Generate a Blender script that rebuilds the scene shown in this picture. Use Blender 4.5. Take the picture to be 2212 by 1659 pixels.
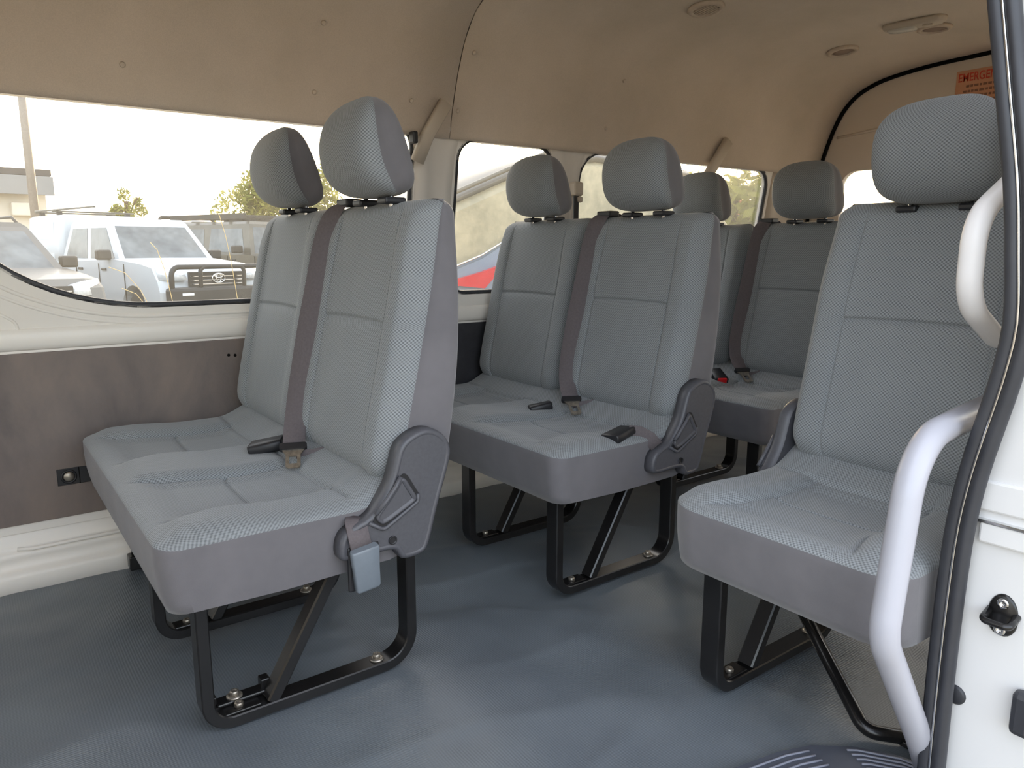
import bpy, bmesh, math, random
from mathutils import Vector, Matrix
random.seed(7)
for _o in list(bpy.data.objects): bpy.data.objects.remove(_o)
SC = bpy.context.scene
COL = SC.collection
PI = math.pi

# ------------------------------------------------------------------ camera, sky, sun, exposure
# X runs to the rear of the van, Y from the open sliding door to the far wall, Z up from the van floor (metres)
cam_d = bpy.data.cameras.new('camera'); cam = bpy.data.objects.new('camera', cam_d); COL.objects.link(cam)
cam_d.sensor_width = 36.0; cam_d.lens = 36.0*1598.0/2212.0; cam_d.clip_start = 0.02; cam_d.clip_end = 500
PITCH = math.atan(290/1598); YAW = math.atan2(1201, 1624)
cam.location = (0, 0, 0.85)
cam.rotation_euler = (PI/2-PITCH, 0, -YAW)
SC.camera = cam

SUN_AZ, SUN_EL = math.radians(41), math.radians(9)
world = bpy.data.worlds.new('World'); SC.world = world; world.use_nodes = True
_n = world.node_tree; _n.nodes.clear()
_sky = _n.nodes.new('ShaderNodeTexSky'); _sky.sky_type = 'NISHITA'
_sky.sun_disc = False; _sky.sun_elevation = SUN_EL; _sky.sun_rotation = SUN_AZ
_sky.air_density = 1.0; _sky.dust_density = 5.0; _sky.ozone_density = 1.5; _sky.altitude = 50
_mix = _n.nodes.new('ShaderNodeMix'); _mix.data_type = 'RGBA'; _mix.blend_type = 'MIX'
_mix.inputs[0].default_value = 0.75; _mix.inputs[7].default_value = (1.0, 0.965, 0.965, 1)   # thin high overcast in front of the clear sky
_bg = _n.nodes.new('ShaderNodeBackground'); _bg.inputs[1].default_value = 1.0
_wo = _n.nodes.new('ShaderNodeOutputWorld')
_n.links.new(_sky.outputs[0], _mix.inputs[6]); _n.links.new(_mix.outputs[2], _bg.inputs[0]); _n.links.new(_bg.outputs[0], _wo.inputs[0])
sun_d = bpy.data.lights.new('sun', 'SUN'); sun = bpy.data.objects.new('sun', sun_d); COL.objects.link(sun)
sun_d.energy = 1.6; sun_d.color = (1.0, 0.86, 0.68); sun_d.angle = math.radians(1.5)
_sd = Vector((math.sin(SUN_AZ)*math.cos(SUN_EL), math.cos(SUN_AZ)*math.cos(SUN_EL), math.sin(SUN_EL)))
sun.rotation_euler = _sd.to_track_quat('Z', 'Y').to_euler()
vs = SC.view_settings
vs.view_transform = 'Standard'; vs.look = 'None'; vs.gamma = 1.0; vs.use_curve_mapping = False
vs.exposure = 1.6

# ------------------------------------------------------------------ materials
def srgb(r, g, b):
    return tuple(((c/255)/12.92 if c/255 <= .04045 else ((c/255+.055)/1.055)**2.4) for c in (r, g, b))+(1,)
class NT:
    def __init__(s, name):
        s.m = bpy.data.materials.new(name); s.m.use_nodes = True; s.t = s.m.node_tree; s.t.nodes.clear()
        s.out = s.n('ShaderNodeOutputMaterial')
    def n(s, typ, **kw):
        nd = s.t.nodes.new(typ)
        for k, v in kw.items(): setattr(nd, k, v)
        return nd
    def l(s, a, b): s.t.links.new(a, b)
    def val(s, sock, v):
        if hasattr(v, 'links') or hasattr(v, 'is_linked'): s.l(v, sock)
        else: sock.default_value = v
    def math(s, op, a, b=0.0):
        nd = s.n('ShaderNodeMath', operation=op); s.val(nd.inputs[0], a); s.val(nd.inputs[1], b); return nd.outputs[0]
    def ramp(s, fac, stops):
        nd = s.n('ShaderNodeValToRGB'); e = nd.color_ramp.elements
        while len(e) < len(stops): e.new(.5)
        for i, (p, c) in enumerate(stops): e[i].position = p; e[i].color = c
        s.l(fac, nd.inputs[0]); return nd.outputs[0]
    def noise(s, scale, detail=3, rough=.5, vec=None, dist=0):
        nd = s.n('ShaderNodeTexNoise'); nd.inputs['Scale'].default_value = scale; nd.inputs['Detail'].default_value = detail
        nd.inputs['Roughness'].default_value = rough; nd.inputs['Distortion'].default_value = dist
        if vec is not None: s.l(vec, nd.inputs['Vector'])
        return nd.outputs[0]
    def coord(s, which='Object', scale=None):
        o = s.n('ShaderNodeTexCoord').outputs[which]
        if scale:
            mp = s.n('ShaderNodeMapping'); mp.inputs['Scale'].default_value = scale; s.l(o, mp.inputs[0]); o = mp.outputs[0]
        return o
    def bsdf(s, color, rough=.6, metal=0, spec=.5, bump=None, bstr=.3, bdist=.002, coat=0, sheen=0):
        b = s.n('ShaderNodeBsdfPrincipled')
        s.val(b.inputs['Base Color'], color); s.val(b.inputs['Roughness'], rough); b.inputs['Metallic'].default_value = metal
        b.inputs['Specular IOR Level'].default_value = spec; b.inputs['Coat Weight'].default_value = coat
        b.inputs['Sheen Weight'].default_value = sheen
        if bump is not None:
            bp = s.n('ShaderNodeBump'); bp.inputs['Strength'].default_value = bstr; bp.inputs['Distance'].default_value = bdist
            s.l(bump, bp.inputs['Height']); s.l(bp.outputs[0], b.inputs['Normal'])
        s.l(b.outputs[0], s.out.inputs[0]); return b
M = {}
def simple(name, col, rough=.5, metal=0, spec=.5, var=.12, nscale=30, bstr=.0, coat=0):
    k = NT(name); nz = k.noise(nscale, 3, .6, k.coord())
    c0 = tuple(x*(1-var) for x in col[:3])+(1,); c1 = tuple(min(1, x*(1+var)) for x in col[:3])+(1,)
    c = k.ramp(nz, [(.3, c0), (.7, c1)])
    k.bsdf(c, rough, metal, spec, nz if bstr else None, bstr, .002, coat); M[name] = k.m; return k.m

def fabric_mesh():
    k = NT('woven_fabric'); uv = k.n('ShaderNodeUVMap'); sp = k.n('ShaderNodeSeparateXYZ'); k.l(uv.outputs[0], sp.inputs[0])
    u, v = sp.outputs[0], sp.outputs[1]
    a = k.math('COSINE', k.math('MULTIPLY', u, 2*PI/.0074)); b = k.math('COSINE', k.math('MULTIPLY', v, 2*PI/.0066))
    w = k.math('MULTIPLY', a, b)
    w01 = k.math('ADD', k.math('MULTIPLY', w, .5), .5)
    nz = k.noise(9, 3, .6, k.coord())
    base = k.ramp(w01, [(.12, srgb(103, 106, 108)), (.45, srgb(132, 136, 138)), (.85, srgb(152, 156, 158))])
    mx = k.n('ShaderNodeMix', data_type='RGBA', blend_type='MULTIPLY'); mx.inputs[0].default_value = .35
    k.l(base, mx.inputs[6]); k.l(k.ramp(nz, [(.3, (.75, .75, .77, 1)), (.7, (1, 1, 1, 1))]), mx.inputs[7])
    k.bsdf(mx.outputs[2], .85, 0, .25, w01, .35, .001, sheen=.2); M['mesh'] = k.m
fabric_mesh()
def fabric_plain():
    k = NT('plain_fabric'); co = k.coord(); nz = k.noise(6, 4, .6, co); fn = k.noise(900, 2, .6, co)
    c = k.ramp(nz, [(.3, srgb(102, 100, 103)), (.7, srgb(116, 113, 116))])
    k.bsdf(c, .88, 0, .2, fn, .25, .001, sheen=.3); M['plain'] = k.m
fabric_plain()
def headliner():
    k = NT('headliner_felt'); co = k.coord(); fn = k.noise(420, 3, .7, co); nz = k.noise(3.2, 5, .6, co); wv = k.noise(1.1, 2, .5, co)
    c = k.ramp(nz, [(.3, srgb(206, 192, 174)), (.55, srgb(216, 201, 184)), (.75, srgb(222, 207, 190))])
    mx = k.n('ShaderNodeMix', data_type='RGBA', blend_type='MULTIPLY'); mx.inputs[0].default_value = .5
    k.l(c, mx.inputs[6]); k.l(k.ramp(fn, [(.25, (.72, .72, .72, 1)), (.7, (1, 1, 1, 1))]), mx.inputs[7])
    h = k.math('ADD', fn, k.math('MULTIPLY', nz, 2.0))
    k.bsdf(mx.outputs[2], .95, 0, .1, h, .5, .0015, sheen=.2); M['headliner'] = k.m
headliner()
def vinyl():
    k = NT('floor_vinyl'); co = k.coord(); sp = k.n('ShaderNodeSeparateXYZ'); k.l(co, sp.inputs[0])
    x, y = sp.outputs[0], sp.outputs[1]
    a = k.math('SINE', k.math('MULTIPLY', k.math('ADD', x, y), 2*PI/.0105)); b = k.math('SINE', k.math('MULTIPLY', k.math('SUBTRACT', x, y), 2*PI/.0105))
    w = k.math('MULTIPLY', a, b); nz = k.noise(3, 2, .5, co); fn = k.noise(60, 3, .6, co)
    c = k.ramp(nz, [(.2, srgb(100, 107, 114)), (.5, srgb(110, 117, 123)), (.8, srgb(120, 127, 132))])
    mx = k.n('ShaderNodeMix', data_type='RGBA', blend_type='MULTIPLY'); mx.inputs[0].default_value = .28
    k.l(c, mx.inputs[6]); k.l(k.ramp(k.math('ADD', k.math('MULTIPLY', w, .5), .5), [(.1, (.6, .6, .6, 1)), (.9, (1.0, 1.0, 1.0, 1))]), mx.inputs[7])
    r = k.ramp(nz, [(.2, (.28, .28, .28, 1)), (.8, (.40, .40, .40, 1))])
    k.bsdf(mx.outputs[2], r, 0, .5, k.math('ADD', w, k.math('MULTIPLY', fn, .25)), .2, .0012); M['vinyl'] = k.m
vinyl()
def sidepanel():
    k = NT('side_panel_board'); co = k.coord(); st = k.noise(2.6, 6, .62, k.coord('Object', (2.0, 1, .9)), .4); fn = k.noise(130, 3, .7, co)
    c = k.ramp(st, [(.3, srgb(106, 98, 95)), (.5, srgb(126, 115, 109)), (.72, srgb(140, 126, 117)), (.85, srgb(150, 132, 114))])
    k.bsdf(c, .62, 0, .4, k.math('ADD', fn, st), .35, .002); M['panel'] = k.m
sidepanel()
simple('white_paint', srgb(242, 237, 229), .38, 0, .5, .02, 3, 0)
simple('trim_white', srgb(226, 220, 212), .5, 0, .4, .03, 5)
simple('jamb_paint', srgb(218, 217, 216), .38, 0, .5, .02, 3)
simple('gate_trim', srgb(228, 214, 198), .6, 0, .3, .03, 4)
simple('trim_beige', srgb(196, 184, 168), .55, 0, .4, .04, 8)
simple('handle_white', srgb(168, 168, 176), .32, 0, .5, .02, 8)
simple('grip_white', srgb(232, 229, 228), .4, 0, .4, .02, 8)
simple('black_metal', srgb(27, 26, 26), .26, 0, .5, .25, 14, .05)
simple('black_plastic', srgb(34, 34, 37), .45, 0, .5, .15, 40, .05)
simple('cover_plastic', srgb(82, 82, 87), .42, 0, .5, .08, 160, .1)
simple('rubber', srgb(50, 51, 56), .48, 0, .5, .12, 20, .03)
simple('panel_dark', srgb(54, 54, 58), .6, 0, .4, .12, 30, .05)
simple('dark_gap', srgb(20, 19, 18), .9, 0, .1)
simple('bolt_steel', srgb(176, 168, 156), .38, .85, .5, .25, 120)
simple('chrome', srgb(214, 214, 214), .16, 1.0)
simple('belt_web', srgb(102, 95, 97), .8, 0, .25, .1, 200, .15)
simple('buckle_grey', srgb(118, 126, 134), .35, 0, .5, .05, 50)
simple('red_button', srgb(205, 28, 34), .35)
simple('step_rubber', srgb(78, 82, 92), .5, 0, .5, .1, 20)
simple('step_rib', srgb(128, 130, 142), .5, 0, .5, .06, 20)
simple('sticker', srgb(222, 164, 128), .6, 0, .3, .04, 20)
simple('sticker_red', srgb(214, 74, 48), .6)
simple('sticker_dark', srgb(150, 104, 80), .6)
simple('lamp_lens', srgb(206, 202, 192), .2, 0, .5, .05, 60)
simple('vent_grey', srgb(140, 120, 106), .55)
simple('vent_ring', srgb(196, 180, 162), .5)
# outdoors
simple('car_white', srgb(200, 207, 213), .35, 0, .5, .02, 2, 0, .2)
simple('car_silver', srgb(100, 100, 98), .4, .2, .5, .04, 2, 0, .1)
simple('car_dark', srgb(84, 82, 74), .4, .1, .5, .2, 3, 0, .3)
simple('car_blue', srgb(120, 136, 160), .35, .3, .5, .04, 2, 0, .5)
simple('car_black', srgb(44, 44, 44), .5, 0, .5, .15, 6)
simple('car_tyre', srgb(52, 50, 48), .85)
simple('car_rim', srgb(150, 150, 150), .35, .7)
simple('car_lamp', srgb(226, 232, 238), .12, .2)
simple('car_lamp_red', srgb(200, 30, 44), .2)
simple('wall_render', srgb(222, 214, 200), .9, 0, .2, .05, 2)
simple('sign_grey', srgb(146, 147, 147), .6, 0, .3, .04, 1.5)
simple('roof_dark', srgb(92, 88, 86), .7, 0, .3, .1, 3)
simple('pole_metal', srgb(150, 142, 134), .5, .4)
simple('bark', srgb(96, 78, 60), .9, 0, .2, .3, 8, .3)
simple('straw', srgb(206, 186, 134), .8)
simple('terracotta', srgb(190, 128, 96), .8)
simple('far_hill', srgb(150, 152, 128), .95, 0, .1, .15, .2)
def leaf_mat():
    k = NT('leaf_green'); nz = k.noise(1.3, 3, .6, k.coord())
    c = k.ramp(nz, [(.3, srgb(112, 120, 52)), (.6, srgb(150, 150, 70)), (.8, srgb(182, 172, 96))])
    b = k.bsdf(c, .6, 0, .3); tr = k.n('ShaderNodeBsdfTranslucent'); k.l(c, tr.inputs[0])
    mx = k.n('ShaderNodeMixShader'); mx.inputs[0].default_value = .4; k.l(b.outputs[0], mx.inputs[1]); k.l(tr.outputs[0], mx.inputs[2]); k.l(mx.outputs[0], k.out.inputs[0]); M['leaf'] = k.m
leaf_mat()
def ground_mat():
    k = NT('gravel'); co = k.coord(); nz = k.noise(.6, 6, .7, co); fn = k.noise(30, 4, .7, co)
    c = k.ramp(k.math('ADD', k.math('MULTIPLY', nz, .6), k.math('MULTIPLY', fn, .4)), [(.3, srgb(126, 116, 100)), (.55, srgb(158, 148, 128)), (.75, srgb(180, 170, 146))])
    k.bsdf(c, .95, 0, .2, fn, .5, .01); M['ground'] = k.m
ground_mat()
def glass_mat(name, dust, tint=(1, 1, 1, 1)):
    k = NT(name); tr = k.n('ShaderNodeBsdfTransparent'); tr.inputs[0].default_value = tint
    gl = k.n('ShaderNodeBsdfGlossy'); gl.inputs['Roughness'].default_value = .02
    tl = k.n('ShaderNodeBsdfTranslucent'); tl.inputs[0].default_value = (.95, .9, .78, 1)
    df = k.n('ShaderNodeBsdfDiffuse'); df.inputs[0].default_value = (.8, .76, .68, 1)
    d2 = k.n('ShaderNodeMixShader'); d2.inputs[0].default_value = .3; k.l(tl.outputs[0], d2.inputs[1]); k.l(df.outputs[0], d2.inputs[2])
    nz = k.noise(4, 5, .65, k.coord())
    df_ = k.n('ShaderNodeMapRange'); k.l(nz, df_.inputs[0]); df_.inputs[1].default_value = .25; df_.inputs[2].default_value = .8
    df_.inputs[3].default_value = dust*.5; df_.inputs[4].default_value = dust*1.7
    m1 = k.n('ShaderNodeMixShader'); k.l(df_.outputs[0], m1.inputs[0]); k.l(tr.outputs[0], m1.inputs[1]); k.l(d2.outputs[0], m1.inputs[2])
    fr = k.n('ShaderNodeFresnel'); fr.inputs[0].default_value = 1.3
    m2 = k.n('ShaderNodeMixShader'); k.l(k.math('MULTIPLY', fr.outputs[0], .6), m2.inputs[0]); k.l(m1.outputs[0], m2.inputs[1]); k.l(gl.outputs[0], m2.inputs[2])
    k.l(m2.outputs[0], k.out.inputs[0]); M[name] = k.m
glass_mat('glass', .035, (.86, .86, .845, 1))
def carglass_mat():
    k = NT('car_glass'); nz = k.noise(3, 3, .6, k.coord())
    k.bsdf(k.ramp(nz, [(.3, srgb(70, 78, 84)), (.7, srgb(112, 120, 124))]), .12, 0, .6); M['carglass'] = k.m
    k = NT('car_glass_dusty_reflection'); nz = k.noise(5, 5, .7, k.coord())
    k.bsdf(k.ramp(nz, [(.3, srgb(138, 134, 112)), (.7, srgb(186, 178, 150))]), .3, 0, .5); M['carglass_dusty_reflection'] = k.m  # dust plus a yellowish reflection painted into the glass colour
carglass_mat()

# ------------------------------------------------------------------ helpers
def link(o, parent=None):
    COL.objects.link(o)
    if parent: o.parent = parent
    return o
def obj(name, me, mats, parent=None, loc=None, rot=None, smooth=False):
    if isinstance(me, bmesh.types.BMesh):
        bm = me; me = bpy.data.meshes.new(name); bm.to_mesh(me); bm.free()
    if not isinstance(mats, (list, tuple)): mats = [mats]
    if len(me.materials) == 0:
        for m in mats: me.materials.append(M[m])
    if smooth:
        for p in me.polygons: p.use_smooth = True
    o = bpy.data.objects.new(name, me); link(o, parent)
    if loc: o.location = loc
    if rot: o.rotation_euler = rot
    return o
def tag(o, label, cat, group=None):
    o['label'] = label; o['category'] = cat
    if group: o['group'] = group
    return o
def thing(name, loc=(0, 0, 0), rz=0, label=None, cat=None, group=None):
    o = bpy.data.objects.new(name, None); o.empty_display_size = .1; link(o); o.location = loc; o.rotation_euler = (0, 0, rz)
    if label: tag(o, label, cat, group)
    return o
def struct(o, label=None):
    o['kind'] = 'structure'
    if label: o['label'] = label
    return o
def box(bm, x0, x1, y0, y1, z0, z1, bev=0, mi=0):
    v = [bm.verts.new(p) for p in ((x0,y0,z0),(x1,y0,z0),(x1,y1,z0),(x0,y1,z0),(x0,y0,z1),(x1,y0,z1),(x1,y1,z1),(x0,y1,z1))]
    fs = [bm.faces.new([v[i] for i in q]) for q in ((3,2,1,0),(4,5,6,7),(0,1,5,4),(1,2,6,5),(2,3,7,6),(3,0,4,7))]
    for f in fs: f.material_index = mi
    if bev:
        es = list({e for f in fs for e in f.edges})
        r = bmesh.ops.bevel(bm, geom=es, offset=bev, segments=2, affect='EDGES', profile=.5)
        for f in r['faces']: f.material_index = mi
    return v
def boxobj(name, mat, parent, x0, x1, y0, y1, z0, z1, bev=.003, **k):
    bm = bmesh.new(); box(bm, x0, x1, y0, y1, z0, z1, bev); return obj(name, bm, mat, parent, **k)
def loft(bm, rings, closed=True, caps=True, mfun=None, uv=True, cap_mi=None):
    """skin through rings of equal point count; uv in metres (u round the ring, v along the loft)"""
    ul = bm.loops.layers.uv.verify() if uv else None
    R = [[bm.verts.new(p) for p in r] for r in rings]; n = len(rings[0])
    us = [0]
    mid = rings[len(rings)//2]
    for j in range(n): us.append(us[-1]+(Vector(mid[(j+1) % n])-Vector(mid[j])).length)
    vs_ = [0]
    for i in range(len(rings)-1):
        vs_.append(vs_[-1]+max((Vector(rings[i+1][j])-Vector(rings[i][j])).length for j in range(0, n, max(1, n//12))))
    for i in range(len(R)-1):
        for j in range(n if closed else n-1):
            k = (j+1) % n
            f = bm.faces.new((R[i][j], R[i][k], R[i+1][k], R[i+1][j])); f.smooth = True
            if mfun: f.material_index = mfun(i, j)
            if uv:
                for lp, c in zip(f.loops, ((us[j], vs_[i]), (us[j+1], vs_[i]), (us[j+1], vs_[i+1]), (us[j], vs_[i+1]))): lp[ul].uv = c
    if caps and closed:
        for r, s in ((R[0], -1), (R[-1], 1)):
            f = bm.faces.new(r if s > 0 else r[::-1]); f.smooth = False
            if cap_mi is not None: f.material_index = cap_mi
            if uv:
                for lp in f.loops: lp[ul].uv = (lp.vert.co.x, lp.vert.co.z)
    return R
def frame_path(pts, up=Vector((0, 1, 0))):
    pts = [Vector(p) for p in pts]; out = []
    for i, p in enumerate(pts):
        t = (pts[min(i+1, len(pts)-1)]-pts[max(i-1, 0)]).normalized()
        b = up - t*up.dot(t); b.normalize(); nrm = b.cross(t); out.append((p, t, b, nrm))
    return out
def sweep(bm, pts, sec, up=(0, 1, 0), closed_path=False, caps=True, mi=0):
    """sec: list of (a along up, b along normal)"""
    if closed_path:
        P = [Vector(p) for p in pts]; N = len(P); fr = []
        for i in range(N):
            t = (P[(i+1) % N]-P[i-1]).normalized(); b = Vector(up)-t*Vector(up).dot(t); b.normalize(); fr.append((P[i], t, b, b.cross(t)))
        rings = [[p+b*a+n*c for a, c in sec] for p, t, b, n in fr]; rings.append(rings[0]); caps = False
    else:
        rings = [[p+b*a+n*c for a, c in sec] for p, t, b, n in frame_path(pts, Vector(up))]
    loft(bm, rings, caps=caps, mfun=lambda i, j: mi, cap_mi=mi)
    bmesh.ops.remove_doubles(bm, verts=bm.verts, dist=1e-6)
def circ(r, n=12, ry=None): return [(r*math.cos(2*PI*i/n), (ry or r)*math.sin(2*PI*i/n)) for i in range(n)]
def rsec(a, b, r=.003):
    """rounded rectangle section with chamfered corners"""
    a, b = a/2, b/2
    return [(a-r, b), (-a+r, b), (-a, b-r), (-a, -b+r), (-a+r, -b), (a-r, -b), (a, -b+r), (a, b-r)]
def bend(pts, r, n=8):
    """polyline with rounded corners; r may be a list for the inner points"""
    P = [Vector(p) for p in pts]; out = [P[0]]
    for i in range(1, len(P)-1):
        rr = r[i-1] if isinstance(r, (list, tuple)) else r
        a = (P[i-1]-P[i]).normalized(); b = (P[i+1]-P[i]).normalized()
        ang = a.angle(b); d = rr/math.tan(ang/2)
        s, e = P[i]+a*d, P[i]+b*d
        c = P[i]+(a+b).normalized()*(rr/math.sin(ang/2))
        v0, v1 = s-c, e-c; th = v0.angle(v1)
        for k in range(n+1):
            q = (v0*math.sin(th*(1-k/n))+v1*math.sin(th*k/n))/math.sin(th); out.append(c+q)
    out.append(P[-1]); return out
def tube(name, mat, parent, pts, r, n=14, up=(0, 1, 0)):
    bm = bmesh.new(); sweep(bm, pts, circ(r, n), up); return obj(name, bm, mat, parent)
def lathe(bm, prof, n=24, axis='Z', center=(0, 0, 0)):
    """prof: (radius, height)"""
    rings = []
    for r, h in prof:
        ring = []
        for i in range(n):
            a = 2*PI*i/n; x, y = r*math.cos(a), r*math.sin(a)
            p = {'Z': (x, y, h), 'Y': (x, h, -y), 'X': (h, x, y)}[axis]
            ring.append(Vector(p)+Vector(center))
        rings.append(ring)
    loft(bm, rings)
def plate(outer, holes, thick, name='plate', res=1):
    """flat plate in local XY with holes, thickness in +-Z; returns mesh"""
    cu = bpy.data.curves.new(name, 'CURVE'); cu.dimensions = '2D'; cu.fill_mode = 'BOTH'; cu.extrude = thick/2
    for loop in [outer]+list(holes):
        sp = cu.splines.new('POLY'); sp.points.add(len(loop)-1); sp.use_cyclic_u = True
        for p, q in zip(sp.points, loop): p.co = (q[0], q[1], 0, 1)
    o = bpy.data.objects.new(name, cu); COL.objects.link(o)
    bpy.context.view_layer.update()
    me = bpy.data.meshes.new_from_object(o.evaluated_get(bpy.context.evaluated_depsgraph_get()))
    bpy.data.objects.remove(o); bpy.data.curves.remove(cu); me.materials.clear(); me.name = name
    return me
def rrect(x0, x1, y0, y1, r, n=8, ell=None):
    """rounded rectangle; r = radii (bl, br, tr, tl); each may be (rx, ry)"""
    if not isinstance(r, (list, tuple)): r = [r]*4
    out = []
    for (cx, cy, sx, sy, a0), rr in zip(((x0, y0, 1, 1, 180), (x1, y0, -1, 1, 270), (x1, y1, -1, -1, 0), (x0, y1, 1, -1, 90)), r):
        rx, ry = rr if isinstance(rr, tuple) else (rr, rr)
        for k in range(n+1):
            a = math.radians(a0+90*k/n); out.append((cx+sx*rx+rx*math.cos(a), cy+sy*ry+ry*math.sin(a)))
    return out
def copy_tree(o, parent=None):
    c = o.copy(); COL.objects.link(c); c.parent = parent
    for ch in list(o.children): copy_tree(ch, c)
    return c
def interp(tab, x):
    if x <= tab[0][0]: return tab[0][1]
    for (a, b), (c, d) in zip(tab, tab[1:]):
        if x <= c: return b+(d-b)*(x-a)/(c-a)
    return tab[-1][1]
def sinterp(tab, x):
    """smooth (catmull-rom) table lookup"""
    n = len(tab)
    if x <= tab[0][0]: return tab[0][1]
    if x >= tab[-1][0]: return tab[-1][1]
    for i in range(n-1):
        if x <= tab[i+1][0]:
            x0, y0 = tab[i]; x1, y1 = tab[i+1]; t = (x-x0)/(x1-x0)
            m0 = (tab[i+1][1]-tab[i-1][1])/(tab[i+1][0]-tab[i-1][0]) if i else (y1-y0)/(x1-x0)
            m1 = (tab[i+2][1]-y0)/(tab[i+2][0]-x0) if i+2 < n else (y1-y0)/(x1-x0)
            h = x1-x0
            return (2*t**3-3*t*t+1)*y0+(t**3-2*t*t+t)*h*m0+(-2*t**3+3*t*t)*y1+(t**3-t*t)*h*m1
def sst(a, b, x):
    t = max(0, min(1, (x-a)/(b-a))); return t*t*(3-2*t)
def dense(a, b, step, marks=(), fine=.0022, rad=.011):
    """sample positions, finer close to the seams in marks"""
    out = []; x = a
    while x < b-1e-6:
        out.append(x)
        x += fine if any(abs(x-m) < rad for m in marks) else step
    out.append(b); return out
exec_parts = None
# ------------------------------------------------------------------ the van body (setting)
from mathutils import noise as mnoise
XF, XR, YC = -1.45, 3.36, 1.34
HALF = [(2.062,1.192),(2.048,1.26),(2.026,1.33),(2.0,1.40),(1.962,1.475),(1.90,1.54),(1.79,1.585),(1.6,1.608),(1.34,1.615)]
_dense = []
for i in range(len(HALF)-1):
    for k in range(4):
        t = k/4; a, b = HALF[i], HALF[i+1]; _dense.append((a[0]+(b[0]-a[0])*t, a[1]+(b[1]-a[1])*t))
_dense.append(HALF[-1])
for _ in range(3):
    _dense = [_dense[0]]+[((p[0]+2*q[0]+r[0])/4, (p[1]+2*q[1]+r[1])/4) for p, q, r in zip(_dense, _dense[1:], _dense[2:])]+[_dense[-1]]
PROF = _dense+[(2*YC-y, z) for y, z in _dense[-2::-1] if z > 1.40]           # far side over the top to the door side
def shell(x0, x1, off=0, th=.006, nx=12):
    n = len(PROF); nrm = []
    for i in range(n):
        a, b = PROF[max(i-1, 0)], PROF[min(i+1, n-1)]; d = Vector((b[0]-a[0], b[1]-a[1])).normalized(); nrm.append((d.y, -d.x))
    inn = [(p[0]-q[0]*(-off), p[1]-q[1]*(-off)) for p, q in zip(PROF, nrm)]
    out = [(p[0]+q[0]*(off+th), p[1]+q[1]*(off+th)) for p, q in zip(PROF, nrm)]
    ring = inn+out[::-1]
    bm = bmesh.new(); loft(bm, [[(x0+(x1-x0)*k/nx, y, z) for y, z in ring] for k in range(nx+1)], uv=False)
    bmesh.ops.recalc_face_normals(bm, faces=bm.faces)
    return bm
ceiling = obj('ceiling', shell(1.284, XR-.022), 'headliner', smooth=True); struct(ceiling, 'beige felt headliner over the rear of the van')
front_liner = obj('headliner_front_panel', shell(XF, 1.28), 'headliner', ceiling, smooth=True)
roof = obj('roof_shell', shell(XF-.02, XR+.03, .03, .03, 4), 'white_paint', smooth=True); struct(roof, 'white outer roof skin of the van')
# seam shadow gap strip behind the joint is the roof shell itself; small trim clips pressed into the felt
for x, y, z, ny, nz in ((.844,1.975,1.438,-.882,-.471),(.836,2.04,1.274,-.942,-.336),(.363,2.038,1.28,-.942,-.336),(1.321,1.977,1.434,-.882,-.471),
                        (1.956,1.977,1.434,-.882,-.471),(1.93,2.038,1.279,-.942,-.336),(1.136,2.036,1.285,-.942,-.336),(1.301,2.04,1.274,-.942,-.336)):
    bm = bmesh.new(); lathe(bm, [(.0001, .0022), (.0035, .0021), (.0055, .001), (.007, -.003)], 12)
    o = obj('trim_clip', bm, 'headliner', ceiling, smooth=True); o.location = (x, y, z)
    o.rotation_euler = Vector((0, ny, nz)).to_track_quat('Z', 'Y').to_euler()

# floor with the wrinkles of the loose vinyl
bm = bmesh.new(); NX, NY = 340, 140; g = []
for i in range(NX+1):
    row = []
    for j in range(NY+1):
        x = XF+(XR-XF)*i/NX; y = .30+(2.2-.30)*j/NY
        w = mnoise.noise(Vector((x*2.2+.4*y, y*3.6-.8*x, 1.7)))*.020+mnoise.noise(Vector((x*6+2.0*y, y*5.5-2.2*x, 4.2)))*.011+mnoise.noise(Vector((x*13, y*13, 9.1)))*.003
        n1 = mnoise.noise(Vector((x*1.9-.9*y, y*2.3+.7*x, 6.3))); n2 = mnoise.noise(Vector((x*2.6+1.8*y+3, y*3.0-1.1*x, 2.9)))
        w += .006*math.exp(-(n1/.10)**2)*sst(-.25, .25, n2)+.004*math.exp(-(n2/.08)**2)*sst(-.2, .3, n1)
        q = .001-(.72*w-.006)
        row.append(bm.verts.new((x, y, .002-(q+math.sqrt(q*q+9e-5))/2)))
    g.append(row)
for i in range(NX):
    for j in range(NY):
        f = bm.faces.new((g[i][j], g[i+1][j], g[i+1][j+1], g[i][j+1])); f.smooth = True
floor = obj('floor', bm, 'vinyl'); struct(floor, 'dark grey dimpled vinyl floor with soft wrinkles')
boxobj('floor_slab', 'dark_gap', floor, XF, XR, .32, 2.24, -.18, -.07, 0)

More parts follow.
